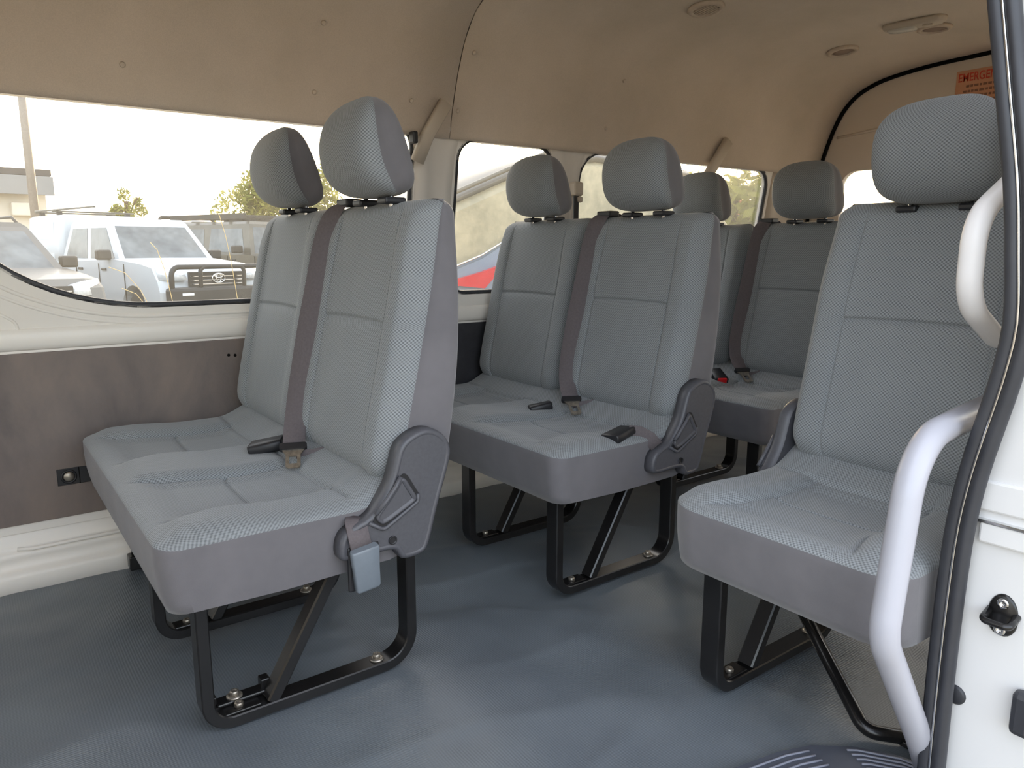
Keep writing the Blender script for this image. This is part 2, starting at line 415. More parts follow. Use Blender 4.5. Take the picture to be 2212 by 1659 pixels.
# far wall ---------------------------------------------------------
LEAN = math.asin(.15); SB, YB = .66, 2.19
def sl(z): return (z-SB)/math.cos(LEAN)
def wall_pt(x, z, off=0):
    """world point on the leaning far wall; off = towards the inside"""
    s = sl(z); return Vector((x, YB-s*math.sin(LEAN)-off*math.cos(LEAN), z-off*math.sin(LEAN)))
W1 = rrect(-.03, 1.172, sl(.705), sl(1.222), [(.45, .31), .06, .06, .05], 14)
W2 = rrect(1.335, 1.735, sl(.705), sl(1.207), [.06, .07, .07, .07], 8)
W3 = rrect(1.865, 3.0, sl(.705), sl(1.207), [.07, .07, .08, .10], 8)
W0 = rrect(-1.1, -.2, sl(.72), sl(1.2), .08, 8)
wme = plate([(XF, 0), (XR, 0), (XR, sl(1.25)), (XF, sl(1.25))], [W0, W1, W2, W3], .03)
wall_far = obj('wall_far', wme, 'white_paint'); struct(wall_far, 'white painted inner side wall of the van with windows')
wall_far.location = (0, YB, SB); wall_far.rotation_euler = (PI/2+LEAN, 0, 0)
bpy.context.view_layer.update()
WINV = wall_far.matrix_world.inverted()
def onwall(o):
    o.parent = wall_far; o.matrix_parent_inverse = WINV.copy(); return o
bm = bmesh.new(); box(bm, XF, XR, YB-.012, YB+.05, .14, SB+.004)
onwall(obj('lower_wall_skin', bm, 'white_paint'))
# rounded belt rail under the glass
bm = bmesh.new(); sweep(bm, [(x, YB-.012, .632) for x in (XF, 0, 1, 2, XR)], circ(.012, 12, .028), up=(0, 1, 0)); onwall(obj('belt_rail', bm, 'white_paint'))
# pressed ridge that follows the lower corner of the long window
def offset_curve(z0, a, b, x0, dx):
    pts = []
    for k in range(19):
        t = PI+PI/2*k/18; pts.append((x0+a+a*math.cos(t), z0+b+b*math.sin(t)))
    pts += [(x0+a+d, z0) for d in (.2, .4, .8)]
    return pts
for dz, r in ((-.028, .006), (-.046, .005)):
    bm = bmesh.new(); sweep(bm, [wall_pt(x, z, .013) for x, z in offset_curve(.705+dz, .47-dz*1.2, .31-dz*.5, -.05+dz*1.2, 0)], circ(r, 8), up=(0, 1, 0)); onwall(obj('pressed_ridge', bm, 'white_paint'))
bm = bmesh.new(); sweep(bm, bend([wall_pt(-.3, .625, .014), wall_pt(.085, .625, .014), wall_pt(.11, .67, .014), wall_pt(-.02, .76, .014)], [.03, .03]), circ(.004, 8), up=(0, 1, 0)); onwall(obj('pressed_ridge', bm, 'white_paint'))
# sill below the dark board
SILL = [(2.186,.19),(2.182,.105),(2.176,.092),(2.168,.086),(2.172,.075),(2.174,.055),(2.166,.046),(2.155,.043),(2.153,.03),(2.15,-.02),(2.22,-.02),(2.22,.19)]
bm = bmesh.new(); loft(bm, [[(x, y, z) for y, z in SILL] for x in (XF, .02, .9, 2, XR)], uv=False); bmesh.ops.recalc_face_normals(bm, faces=bm.faces)
onwall(obj('sill', bm, 'white_paint'))
for x0, x1 in ((.045, .34), (.5, 1.2), (1.42, 2.1)):
    bm = bmesh.new(); sweep(bm, [(x0, 2.176, .1), (x0+.03, 2.166, .098), (x1-.03, 2.166, .098), (x1, 2.176, .1)], circ(.005, 8), up=(0, 0, 1)); onwall(obj('pressed_ridge', bm, 'white_paint'))
# dark board and its fittings
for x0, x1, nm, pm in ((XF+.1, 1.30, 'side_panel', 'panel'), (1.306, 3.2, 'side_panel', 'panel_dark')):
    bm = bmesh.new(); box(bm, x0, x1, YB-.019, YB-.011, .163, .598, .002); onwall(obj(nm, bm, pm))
bm = bmesh.new(); box(bm, .147, .30, YB-.0225, YB-.019, .249, .293, .001); lampb = onwall(obj('courtesy_lamp', bm, 'black_plastic'))
bm = bmesh.new(); box(bm, .196, .198, YB-.0235, YB-.022, .249, .293); obj('seam', bm, 'dark_gap', lampb)
bm = bmesh.new(); lathe(bm, [(.0185, 0), (.0185, -.002), (.015, -.004), (.014, -.001)], 20, 'Y', (.173, YB-.0225, .271)); obj('ring', bm, 'black_plastic', lampb, smooth=True)
bm = bmesh.new(); lathe(bm, [(.0135, 0), (.0125, -.003), (.008, -.0055), (.0005, -.006)], 18, 'Y', (.173, YB-.0225, .271)); obj('lens', bm, 'bolt_steel', lampb, smooth=True)
for x, z in ((.596, .553), (.614, .551)):
    bm = bmesh.new(); lathe(bm, [(.0045, 0), (.004, -.0006), (.0002, -.0007)], 10, 'Y', (x, YB-.0191, z)); onwall(obj('screw_hole', bm, 'dark_gap'))
# glass
def window(n, loop, lab, matw, par_mat):
    me = plate(loop, [], .004); w = obj('window_%d' % n, me, 'glass'); struct(w, lab)
    w.matrix_world = matw @ Matrix.Translation((0, 0, -.006))
    return w
MW = wall_far.matrix_world.copy()
def wseal(w, loop, matw, a=.014, b=.016, off=.008):
    P = [Vector((x, y, off)) for x, y in loop]
    Q = [p for i, p in enumerate(P) if (p-P[i-1]).length > 1e-4]
    bm = bmesh.new(); sweep(bm, Q, rsec(a, b, .003), up=(0, 0, 1), closed_path=True)
    o = obj('seal', bm, 'rubber'); o.matrix_world = matw; o.parent = w; o.matrix_parent_inverse = w.matrix_world.inverted(); return o
bpy.context.view_layer.update()
for n, lp, lab in ((1, W1, 'long dusty side window looking onto the parked utes'), (2, W2, 'square side window behind the first bench seat'),
                   (3, W3, 'long rear side window with glaring sky behind'), (4, W0, 'driver side front window of the van')):
    w = window(n, lp, lab, MW, None); bpy.context.view_layer.update(); wseal(w, lp, MW)
# pillar trims
def pillar(x0, x1, z0, z1, nm='pillar_trim', m='trim_white', flare=0):
    bm = bmesh.new(); rings = []
    for k in range(9):
        z = z0+(z1-z0)*k/8; e = flare*max(0, (k-6)/2)**2
        a, b = x0-e, x1+e; r = []
        for x, o in ((a, .012), (a+.012, .03), (a+.04, .034), (a+.044, .031), (b-.044, .031), (b-.04, .034), (b-.012, .03), (b, .012)): r.append(wall_pt(x, z, o))
        rings.append(r)
    loft(bm, rings, closed=False, caps=False, uv=False)
    bmesh.ops.recalc_face_normals(bm, faces=bm.faces)
    return onwall(obj(nm, bm, m))
pillar(1.18, 1.322, .60, 1.225, flare=.02); pillar(1.742, 1.858, .60, 1.225, flare=.03); pillar(3.02, 3.26, .2, 1.225, m='trim_beige')
# belt guides on the pillars and headliner
def belt_guide(pts, label, w=.042, t=.024):
    bm = bmesh.new(); fr = frame_path(bend(pts, .06, 6), Vector((1, 0, 0))); N = len(fr)
    sweep(bm, [f[0] for f in fr], rsec(w, t, .006), up=(1, 0, 0))
    o = obj('seat_belt_guide', bm, 'trim_beige'); return tag(o, label, 'belt guide', 'belt guides at the roof edge')
g1 = belt_guide([(1.165, 2.065, 1.115), (1.19, 2.045, 1.19), (1.245, 2.02, 1.29)], 'pale plastic seat belt guide on pillar behind front bench headrest')
bm = bmesh.new(); box(bm, 1.135, 1.152, 2.03, 2.06, 1.165, 1.20, .004); obj('bracket', bm, 'black_plastic', g1)
g2 = belt_guide([(2.50, 2.06, 1.12), (2.54, 2.04, 1.19), (2.60, 2.02, 1.29)], 'pale plastic seat belt guide above the rear window, near the rearmost bench', .05)
rt = thing('belt_anchor', (1.80, 2.05, 1.05), 0, 'small beige seat belt anchor on the pillar beside the maroon-tinted headrest', 'belt anchor')
rt['label'] = 'small beige seat belt anchor on the pillar behind the middle bench'
boxobj('housing', 'trim_beige', rt, -.02, .02, -.02, .018, -.012, .038, .008); boxobj('latch', 'trim_beige', rt, -.006, .02, -.018, .014, -.034, -.013, .006)
boxobj('strap', 'black_plastic', rt, -.02, .002, -.014, -.008, -.20, -.012, .001)

# near wall with the door opening ------------------------------------
near = plate([(1.14, -.72), (XR, -.72), (XR, .80), (1.14, .80)], [rrect(1.5, 3.0, .05, .53, .08, 8)], .03)
wall_near = obj('wall_near', near, 'white_paint'); struct(wall_near, 'white inner wall on the door side behind the opening')
wall_near.location = (0, .378, .66); wall_near.rotation_euler = (PI/2-math.radians(6), 0, 0)
bpy.context.view_layer.update()
wn = obj('window_5', plate(rrect(1.5, 3.0, .05, .53, .08, 8), [], .004), 'glass'); struct(wn, 'side window on the door side behind the single seat'); wn.matrix_world = wall_near.matrix_world.copy()
nf = plate([(XF, -.7), (-.1, -.7), (-.1, .80), (XF, .80)], [rrect(-1.2, -.3, .05, .53, .08, 8)], .03)
wall_nf = obj('wall_near_front', nf, 'white_paint'); struct(wall_nf, 'white body side ahead of the door opening')
wall_nf.location = (0, .40, .66); wall_nf.rotation_euler = (PI/2-math.radians(9), 0, 0)
bpy.context.view_layer.update()
wn = obj('window_6', plate(rrect(-1.2, -.3, .05, .53, .08, 8), [], .004), 'glass'); struct(wn, 'front passenger door window'); wn.matrix_world = wall_nf.matrix_world.copy()
boxobj('roof_rail', 'white_paint', roof, XF, XR, .56, .70, 1.42, 1.52, .02)
boxobj('roof_rail', 'white_paint', roof, XF, XR, 2.06, 2.16, 1.20, 1.33, .02)
# front bulkhead with windscreen
fw = obj('wall_front', plate([(.40, -.1), (2.25, -.1), (2.25, 1.3), (2.0, 1.62), (.7, 1.62), (.40, 1.3)], [rrect(.6, 2.08, .62, 1.32, .12, 8)], .03), 'white_paint')
struct(fw, 'front of the van cabin with the windscreen opening'); fw.rotation_euler = (PI/2, 0, PI/2); fw.location = (XF, 0, 0)
wn = obj('window_7', plate(rrect(.6, 2.08, .62, 1.32, .12, 8), [], .004), 'glass'); struct(wn, 'windscreen of the van'); wn.rotation_euler = (PI/2, 0, PI/2); wn.location = (XF, 0, 0)

# rear gate -----------------------------------------------------------
gate_out = [(YC+(y-YC)*1.045, 1+(z-1)*1.05) for y, z in PROF]
gate_loop = [(2.17, .02), (2.17, .7), ]+gate_out+[(.52, .7), (.52, .02)]
RW = rrect(.74, 1.945, .82, 1.205, .07, 8)
gate = obj('wall_rear', plate(gate_loop, [RW], .03), 'gate_trim'); struct(gate, 'beige trimmed rear gate with a wide window')
gate.rotation_euler = (PI/2, 0, PI/2); gate.location = (XR-.005, 0, 0)
bpy.context.view_layer.update()
wn = obj('window_8', plate(RW, [], .004), 'glass'); struct(wn, 'rear window of the van in the tailgate'); wn.matrix_world = gate.matrix_world.copy()
bm = bmesh.new(); sweep(bm, [(XR-.03, y, z) for y, z in [(2.13, .5), (2.12, .8), (2.085, 1.1)]+[(y-.004*(1 if y > YC else -1), z-.006) for y, z in PROF]+[(.595, 1.1), (.56, .8), (.55, .5)]], rsec(.014, .016, .003), up=(1, 0, 0))
gs = obj('gate_seal', bm, 'dark_gap'); gs.parent = gate; gs.matrix_parent_inverse = gate.matrix_world.inverted()
bm = bmesh.new(); sweep(bm, bend([(XR-.021, 1.98, 1.36), (XR-.024, 1.78, 1.375), (XR-.024, .9, 1.375), (XR-.021, .7, 1.36)], .1), circ(.006, 8), up=(1, 0, 0))
gr = obj('pressed_ridge', bm, 'gate_trim'); gr.parent = gate; gr.matrix_parent_inverse = gate.matrix_world.inverted()
# emergency sticker
st = thing('emergency_sticker', (XR-.021, 1.365, 1.48), 0, 'orange emergency exit sticker on the rear gate above the single seat', 'sticker')
boxobj('backing', 'sticker', st, -.0012, 0, -.115, .115, -.075, .078, 0)
def text_mesh(body, size, xs=1.0):
    cu = bpy.data.curves.new('t', 'FONT'); cu.body = body; cu.size = size; cu.align_x = 'LEFT'; cu.extrude = .0003; cu.offset = size*.012
    o = bpy.data.objects.new('t', cu); COL.objects.link(o); bpy.context.view_layer.update()
    me = bpy.data.meshes.new_from_object(o.evaluated_get(bpy.context.evaluated_depsgraph_get())); bpy.data.objects.remove(o); bpy.data.curves.remove(cu); me.materials.clear()
    return me
t = obj('lettering', text_mesh('EMERGENCY', .045), 'sticker_red', st); t.rotation_euler = (PI/2, 0, -PI/2); t.location = (-.0018, .108, .036); t.scale = (.72, 1, 1)
bm = bmesh.new()
for k, (a, b) in enumerate(((.075, -.06), (.085, -.075), (.08, -.03), (.085, -.07), (.06, -.05))):
    y = a
    while y > b:
        wd = .008+.012*random.random(); box(bm, -.0016, -.001, y-wd, y, .018-.02*k-.006, .018-.02*k+.003); y -= wd+.004
obj('small_print', bm, 'sticker_dark', st)

# ceiling fittings ------------------------------------------------------
def vent(x, y, z, ang, label, slats):
    v = thing('roof_vent', (x, y, z), 0, label, 'vent', 'round fittings in the headliner'); v.rotation_euler = (ang, 0, 0)
    bm = bmesh.new(); lathe(bm, [(.040, .004), (.056, .003), (.058, -.002), (.052, -.008), (.042, -.009), (.039, -.002), (.039, .004)], 28); obj('ring', bm, 'vent_ring', v, smooth=True)
    bm = bmesh.new(); lathe(bm, [(.041, .002), (.041, .0005), (.0005, .0004)], 24); obj('backing', bm, 'dark_gap' if slats else 'vent_grey', v)
    if slats:
        for k in range(-3, 4):
            h = math.sqrt(.039**2-(k*.0115)**2); bm = bmesh.new(); box(bm, k*.0115-.003, k*.0115+.0015, -h, h, -.007, .001); obj('slat', bm, 'vent_ring', v)
    else:
        bm = bmesh.new(); lathe(bm, [(.038, 0), (.037, -.004), (.02, -.0055), (.0005, -.006)], 24); obj('grille', bm, 'vent_grey', v, smooth=True)
    return v
vent(1.979, 1.649, 1.598, -.127, 'round slatted air vent in the ceiling above the middle bench', True)
vent(2.80, 1.665, 1.597, -.127, 'round grey ceiling grille nearest the far wall', False)
vent(2.828, 1.345, 1.612, 0, 'round grey ceiling grille beside the roof lamp', False)
rl = thing('roof_lamp', (2.695, 1.35, 1.611), math.radians(8), 'oblong pale interior lamp on the ceiling near the rear gate', 'lamp')
bm = bmesh.new(); loft(bm, [[(x, y, z) for x, y in rrect(-.032*s, .032*s, -.10*s-(1-s)*.05, .10*s+(1-s)*.05, .028*s, 6)] for s, z in ((1.0, .002), (1.0, -.006), (.9, -.014), (.78, -.018))], uv=False); obj('housing', bm, 'trim_beige', rl, smooth=True)
bm = bmesh.new(); loft(bm, [[(x, y, z) for x, y in rrect(-.024*s, .024*s, -.01, .085*s, .02*s, 6)] for s, z in ((1, -.015), (.95, -.022), (.7, -.026))], uv=False); obj('lens', bm, 'lamp_lens', rl, smooth=True)
boxobj('switch', 'trim_beige', rl, -.012, .012, -.062, -.03, -.024, -.016, .003)

# door opening: seal, jamb, handles ------------------------------------
SEAL = [(-0.159, 0.4365),(0.071, 0.4411),(0.268, 0.4429),(0.419, 0.4411),(0.486, 0.4374),(0.557, 0.4282),(0.625, 0.4154),(0.685, 0.4044),(0.754, 0.3971),(0.841, 0.4044),(0.933, 0.4154),(1.043, 0.4356),(1.162, 0.4576),(1.29, 0.4814),(1.409, 0.5044)]
def seal_y(z): return sinterp(SEAL, z)
zs = [-0.159+1.568*k/60 for k in range(61)]
def seal_sweep(name, off, sec, x, mat, parent):
    bm = bmesh.new(); sweep(bm, [(x, seal_y(z)+off, z) for z in zs], sec, up=(1, 0, 0)); return obj(name, bm, mat, parent)
ds = thing('door_seal', (0, 0, 0), 0, 'black rubber door seal running up the edge of the open doorway', 'seal')
seal_sweep('inner_lip', -.0085, rsec(.03, .017, .004), 1.105, 'rubber', ds)
seal_sweep('highlight_strip', -.0178, rsec(.012, .004, .001), 1.097, 'chrome', ds)  # bright strip stands for the highlight line between lip and bulb
seal_sweep('bulb', -.0275, circ(.0115, 12, .0095), 1.099, 'rubber', ds)
jamb_loop = [(seal_y(z)-.02, z) for z in zs]+[(.303, 1.409), (.2155, .73), (.234, .346), (.266, -0.159)]
jm = obj('door_jamb', plate(jamb_loop, [], .02), 'jamb_paint'); struct(jm, 'white painted door jamb beside the black seal')
jm.rotation_euler = (PI/2, 0, PI/2); jm.location = (1.133, 0, 0)
bpy.context.view_layer.update()
def onj(o): o.parent = jm; o.matrix_parent_inverse = jm.matrix_world.inverted(); return o
bm = bmesh.new(); loft(bm, [[(1.142, y, z), (3.3, y+.02, z), (3.3, y+.05, z), (1.142, y+.03, z)] for y, z in ((.266, -.16), (.234, .346), (.2155, .73), (.29, 1.37))], uv=False); bmesh.ops.recalc_face_normals(bm, faces=bm.faces); onj(obj('outer_skin', bm, 'jamb_paint'))
bm = bmesh.new(); box(bm, 1.1169, 1.1325, 0.2293, 0.4076, 0.4915, 0.5346, .003); onj(obj('rail_lip', bm, 'jamb_paint'))
bm = bmesh.new(); box(bm, 1.1247, 1.1256, 0.2293, 0.4016, 0.4777, 0.4915); onj(obj('rail_gap', bm, 'trim_beige'))
bm = bmesh.new(); box(bm, 1.1132, 1.1371, 0.2293, 0.409, 0.4745, 0.4791, .001); onj(obj('rail_edge', bm, 'chrome'))
bm = bmesh.new(); box(bm, 1.1151, 1.1325, 0.2293, 0.4035, 0.4456, 0.4749, .003); onj(obj('rail_cover', bm, 'jamb_paint'))
bm = bmesh.new(); lathe(bm, [(.015, .002), (.015, -.003), (.011, -.005), (.0005, -.0055)], 18, 'X', (1.1242, 0.4117, 0.2008)); onj(obj('grommet', bm, 'rubber'))
bm = bmesh.new(); box(bm, 1.1004, 1.1242, 0.3072, 0.3356, 0.1898, 0.2540, .008); onj(obj('door_stop', bm, 'rubber'))
# striker
sk = thing('door_striker', (1.1247, 0.364, 0.3475), 0, 'black door striker loop with two screws on the white jamb', 'striker')
bm = bmesh.new(); outl = [(.019*math.cos(a)*(1+.18*max(0, -math.sin(a))), .031*math.sin(a)) for a in [2*PI*k/28 for k in range(28)]]
loft(bm, [[(x, y*s, z*s) for y, z in outl] for x, s in ((0, 1), (-.003, 1), (-.005, .9))], uv=False); obj('base_plate', bm, 'black_metal', sk, smooth=True)
for z in (.018, -.021):
    bm = bmesh.new(); lathe(bm, [(.0075, -.004), (.0075, -.0075), (.006, -.0085), (.003, -.0085), (.0028, -.006), (.0002, -.006)], 18, 'X', (0, .0, z)); obj('screw', bm, 'chrome', sk, smooth=True)
bm = bmesh.new(); sweep(bm, bend([(-.002, .016, .004), (-.03, .016, -.004), (-.03, -.018, -.004), (-.002, -.018, .004)], .007, 6), circ(.0048, 10), up=(0, 0, 1)); obj('loop', bm, 'black_metal', sk, smooth=True)
# grab handles
hd = [(1.36, .462, .955), (1.27, .466, .953), (1.152, .466, .895), (1.152, .466, .775), (1.27, .466, .715), (1.39, .462, .71)]
bm = bmesh.new(); sweep(bm, bend(hd, [.05, .07, .07, .05], 10), circ(.017, 14, .0145), up=(0, 1, 0))
tag(obj('assist_grip', bm, 'grip_white'), 'white curved plastic grab handle on the door pillar beside the headrest', 'handle')
hd = [(1.26, .462, .612), (1.0, .448, .598), (.947, .442, .335), (1.10, .446, .12), (1.16, .45, .03)]
bm = bmesh.new(); sweep(bm, bend(hd, [.10, .07, .05], 10), circ(.0195, 16), up=(0, 1, 0))
tag(obj('grab_rail', bm, 'handle_white'), 'white bent tubular grab rail beside the single seat cushion', 'handle')
# entry step tread
tr = thing('step_tread', (0, 0, 0), 0, 'ribbed grey rubber step tread at the doorway', 'step')
edge = [(-.05, .70), (.4, .695), (.8, .68), (.96, .657), (1.04, .640), (1.10, .617), (1.156, .572), (1.195, .515), (1.21, .46)]
ed = []
for a, b in zip(edge, edge[1:]): ed += [(a[0]+(b[0]-a[0])*k/4, a[1]+(b[1]-a[1])*k/4) for k in range(4)]
ed.append(edge[-1])
obj('tread_mat', plate(ed+[(1.21, .40), (-.05, .40)], [], .004), 'step_rubber', tr).location = (0, 0, .003)
cx0, cy0 = 1.05, .30
for k in range(7):
    s = 1-.05*(k+1)
    ring = [((p[0]-cx0)*s+cx0, (p[1]-.36)*s+.36) for p in ed if p[0] > .5]
    for seg in (ring[:14], ring[17:]):
        if len(seg) > 3:
            bm = bmesh.new(); sweep(bm, [(x, y, .006) for x, y in seg], rsec(.003, .004, .001), up=(0, 0, 1)); obj('rib', bm, 'step_rib', tr)
# ------------------------------------------------------------------ seats
# local axes of a seat: x to its back, y across from the aisle/door side, z up; origin on the floor under the cushion's front corner
PW = .455                                             # width of one place
def top_z(x, y, W, centers):
    dy = min(y, W-y)
    z = .386+.013*math.sqrt(max(0, 1-(1-min(x, .06)/.06)**2))
    z -= .010*sst(.10, .24, x)*(1-sst(.3, .36, x))
    z += .05*sst(.325, .47, x)
    d = min(abs(y-c) for c in centers)
    ys = .112+.030*sst(.13, .0, x)
    z -= .015*sst(ys+.03, ys-.035, d)*sst(.02, .09, x)*(1-.6*sst(.30, .36, x))
    z += .009*sst(ys-.01, ys+.03, d)*sst(.015, .06, x)*(1-sst(.3, .36, x))
    if x > .02 and x < .345: z -= .0065*math.exp(-((d-ys)/.0038)**2)*sst(.02, .05, x)
    if d < ys+.002: z -= .0065*math.exp(-((x-.195-.35*d*d)/.0038)**2)
    z -= .0075*math.exp(-((x-.338)/.0036)**2)*(1-sst(.19, .215, d))
    if dy < .05:
        zs = .381+.045*sst(.32, .47, x)-.012*max(0, 1-x/.02)*0
        z = zs+(z-zs)*math.sqrt(max(0, 1-(1-dy/.05)**2))
    return z
def cushion_mesh(W, centers, rc0, rc1):
    ymarks = []
    for c in centers: ymarks += [c-.127, c+.127]
    ys = dense(0, W, .009, ymarks, .0026, .024)
    ys = sorted(set([0, .002, .005]+[y for y in ys if .006 < y < W-.006]+[W-.005, W-.002, W]))
    xs = [0, .002, .005, .009, .014]+dense(.02, .47, .010, (.195, .338), .0026, .009)
    rings = []; nb = 7
    for y in ys:
        fx = 0
        if y < rc0: fx = rc0-math.sqrt(max(0, rc0**2-(rc0-y)**2))
        if W-y < rc1: fx = rc1-math.sqrt(max(0, rc1**2-(rc1-(W-y))**2))
        ring = []
        for k in range(nb):
            t = k/(nb-1); bul = .004*math.sin(PI*t)
            ring.append((fx+.013*(1-t)-bul, y, .272+(.372-.272)*t))
        for x in xs: ring.append((fx+x*(.47-fx)/.47+(.004 if x == 0 else 0)*0, y, top_z(x, y, W, centers)))
        ring += [(.47, y, .36), (.47, y, .29), (.40, y, .272), (.2, y, .268)]
        rings.append(ring)
    bm = bmesh.new(); N = len(rings[0])
    loft(bm, rings, mfun=lambda i, j: 1 if (j < nb or j >= nb+len(xs)-1) else 0, cap_mi=1)
    bmesh.ops.recalc_face_normals(bm, faces=bm.faces)
    me = bpy.data.meshes.new('cushion'); bm.to_mesh(me); bm.free(); me.materials.append(M['mesh']); me.materials.append(M['plain']); return me
FXB = [(.40,.385),(.45,.392),(.52,.405),(.63,.430),(.78,.462),(.88,.484),(.94,.497)]
RXB = [(.40,.528),(.5,.549),(.65,.568),(.8,.572),(.94,.572)]
def back_mesh():
    zb, zt = .405, .946; hw0 = .2235
    zsm = dense(zb, zt, .012, (.712,), .0028, .011)
    zs = [zb+.0005]+[zb+d for d in (.002, .005, .009)]+[z for z in zsm if zb+.012 < z < zt-.03]+[zt-d for d in (.028, .023, .018, .013, .009, .005, .002, .0005)]
    sm = .143
    fy = [y/1000 for y in range(-223, -174, 4)]+dense(-.173, .173, .012, (-sm, sm), .0026, .012)+[y/1000 for y in range(177, 225, 4)]
    fy = [y for y in fy if abs(y) < .2225]; fy = [-.2235, -.223]+fy+[.223, .2235]
    rings = []; NF = len(fy)
    for z in zs:
        tt = max(0, (z-(zt-.032))/.032); tb = max(0, ((zb+.07)-z)/.07)
        ct = 1-math.sqrt(max(0, 1-tt*tt)); cb = 1-math.sqrt(max(0, 1-tb*tb))
        hw = hw0-.030*ct-.040*cb-.012*sst(.75, .94, z); sc = hw/hw0
        xf = sinterp(FXB, z)+.045*ct+.045*cb; xr = sinterp(RXB, z)-.022*ct-.03*cb
        rc = .042*(1-.5*ct); ring = []
        for y in fy:
            a = abs(y)
            x = xf
            if a > hw0-.042: x += rc*(1-math.sqrt(max(0, 1-((a-(hw0-.042))/.042)**2)))
            k = (1-ct)*(1-cb)
            x -= .011*sst(sm-.02, sm+.022, a)*(1-sst(.19, .2235, a))*k*(1-sst(.86, .94, z))
            x += .0055*math.exp(-((a-sm)/.0032)**2)*k*sst(.945, .90, z)
            if a < sm: x += (.007*math.exp(-((z-.712+.15*a*a)/.0036)**2)-.005*sst(.712, .69, z)*sst(.5, .6, z)*(1-(a/sm)**2)+.006*sst(.74, .712, z)*sst(.68, .712, z)*0)*k
            ring.append((x, y*sc, z))
        xs0 = xf+rc
        for t in (.04, .3, .6, .85): ring.append((xs0+(xr-.02-xs0)*t, hw+(.001 if t > .1 else -.0015), z))
        for ang in (0, 30, 60, 90):
            a = math.radians(ang); ring.append((xr-.02+.02*math.sin(a), hw-.02+.02*math.cos(a), z))
        ring.append((xr+.002, 0, z))
        for ang in (90, 60, 30, 0):
            a = math.radians(ang); ring.append((xr-.02+.02*math.sin(a), -(hw-.02+.02*math.cos(a)), z))
        for t in (.85, .6, .3, .04): ring.append((xs0+(xr-.02-xs0)*t, -(hw+(.001 if t > .1 else -.0015)), z))
        rings.append(ring)
    bm = bmesh.new(); loft(bm, rings, mfun=lambda i, j: 0 if (j < NF-1) else 1, cap_mi=0)
    bmesh.ops.recalc_face_normals(bm, faces=bm.faces)
    for f in bm.faces: f.smooth = True
    me = bpy.data.meshes.new('backrest'); bm.to_mesh(me); bm.free(); me.materials.append(M['mesh']); me.materials.append(M['plain']); return me
HF = [(.955,.462),(.975,.438),(1.01,.420),(1.05,.415),(1.09,.424),(1.12,.440),(1.14,.458),(1.152,.476)]
HS = [(.955,.520),(.975,.492),(1.01,.470),(1.05,.460),(1.09,.456),(1.12,.460),(1.14,.468),(1.152,.482)]      # seam to the side panel
HR_ = [(.955,.535),(.975,.545),(1.01,.540),(1.05,.528),(1.09,.513),(1.12,.502),(1.14,.495),(1.152,.488)]
def head_mesh():
    zb, zt = .955, 1.145; rings = []
    n = 26
    for k in range(n+1):
        a = -PI/2+PI*k/n; z = (zb+zt)/2+(zt-zb)/2*math.sin(a)
        q = math.sin(a)
        if q > 0: fw, fd = (1-min(1, q**3.0))**(1/3.0), (1-min(1, q**4.5))**(1/4.5)
        else: fw, fd = (1-min(1, abs(q)**4.5))**(1/4.5), (1-min(1, abs(q)**6))**(1/6)
        ww = .113*max(.02, fw); e = (1-max(.02, fd))/.75
        f, s, r = sinterp(HF, z), sinterp(HS, z), sinterp(HR_, z); m = (f+r)/2
        f, s, r = f+(m-f)*e*.75, s+(m-s)*e*.75, r+(m-r)*e*.75
        ring = []
        for j in range(25):
            t = -1+2*j/24; y = ww*(math.sin(t*PI/2)*.55+t*.45)
            x = f+(s-f)*(1-math.sqrt(max(0, 1-abs(t)**2.6)))
            ring.append((x, y, z))
        for t in (.04, .35, .7, .92): ring.append((s+(r-s)*t, ww-(.0025 if t < .1 else 0)-.012*max(0, t-.5), z))
        for y in (.75, .4, 0, -.4, -.75): ring.append((r+.006*(1-y*y), y*ww, z))
        for t in (.92, .7, .35, .04): ring.append((s+(r-s)*t, -ww+(.0025 if t < .1 else 0)+.012*max(0, t-.5), z))
        rings.append(ring)
    bm = bmesh.new(); loft(bm, rings, mfun=lambda i, j: 0 if j < 24 else 1, cap_mi=0)
    bmesh.ops.recalc_face_normals(bm, faces=bm.faces)
    for f in bm.faces: f.smooth = True
    me = bpy.data.meshes.new('headrest'); bm.to_mesh(me); bm.free(); me.materials.append(M['mesh']); me.materials.append(M['plain']); return me
def post_meshes():
    bm = bmesh.new(); sweep(bm, [(.515, 0, .90), (.512, 0, .94), (.508, 0, 1.0)], circ(.0055, 10)); 
    p = bpy.data.meshes.new('headrest_post'); bm.to_mesh(p); bm.free(); p.materials.append(M['chrome'])
    bm = bmesh.new(); box(bm, .488, .535, -.02, .02, .940, .953, .004); q = bpy.data.meshes.new('post_sleeve'); bm.to_mesh(q); bm.free(); q.materials.append(M['black_plastic'])
    return p, q
ME_BACK, ME_HEAD = back_mesh(), head_mesh(); ME_POST, ME_SLEEVE = post_meshes()
ME_CUSH2 = cushion_mesh(2*PW, (.238, .672), .035, .07); ME_CUSH1 = cushion_mesh(.45, (.225,), .06, .085)
def rail_mesh(ang=False):
    bm = bmesh.new(); sweep(bm, bend([(.072, 0, .272), (.072, 0, .0125), (.478, 0, .0125), (.478, 0, .285)], [.045, .06], 12), rsec(.042, .022, .0022), up=(0, 1, 0))
    me = bpy.data.meshes.new('leg_frame'); bm.to_mesh(me); bm.free(); me.set_sharp_from_angle(angle=math.radians(32)); me.materials.append(M['black_metal']); return me
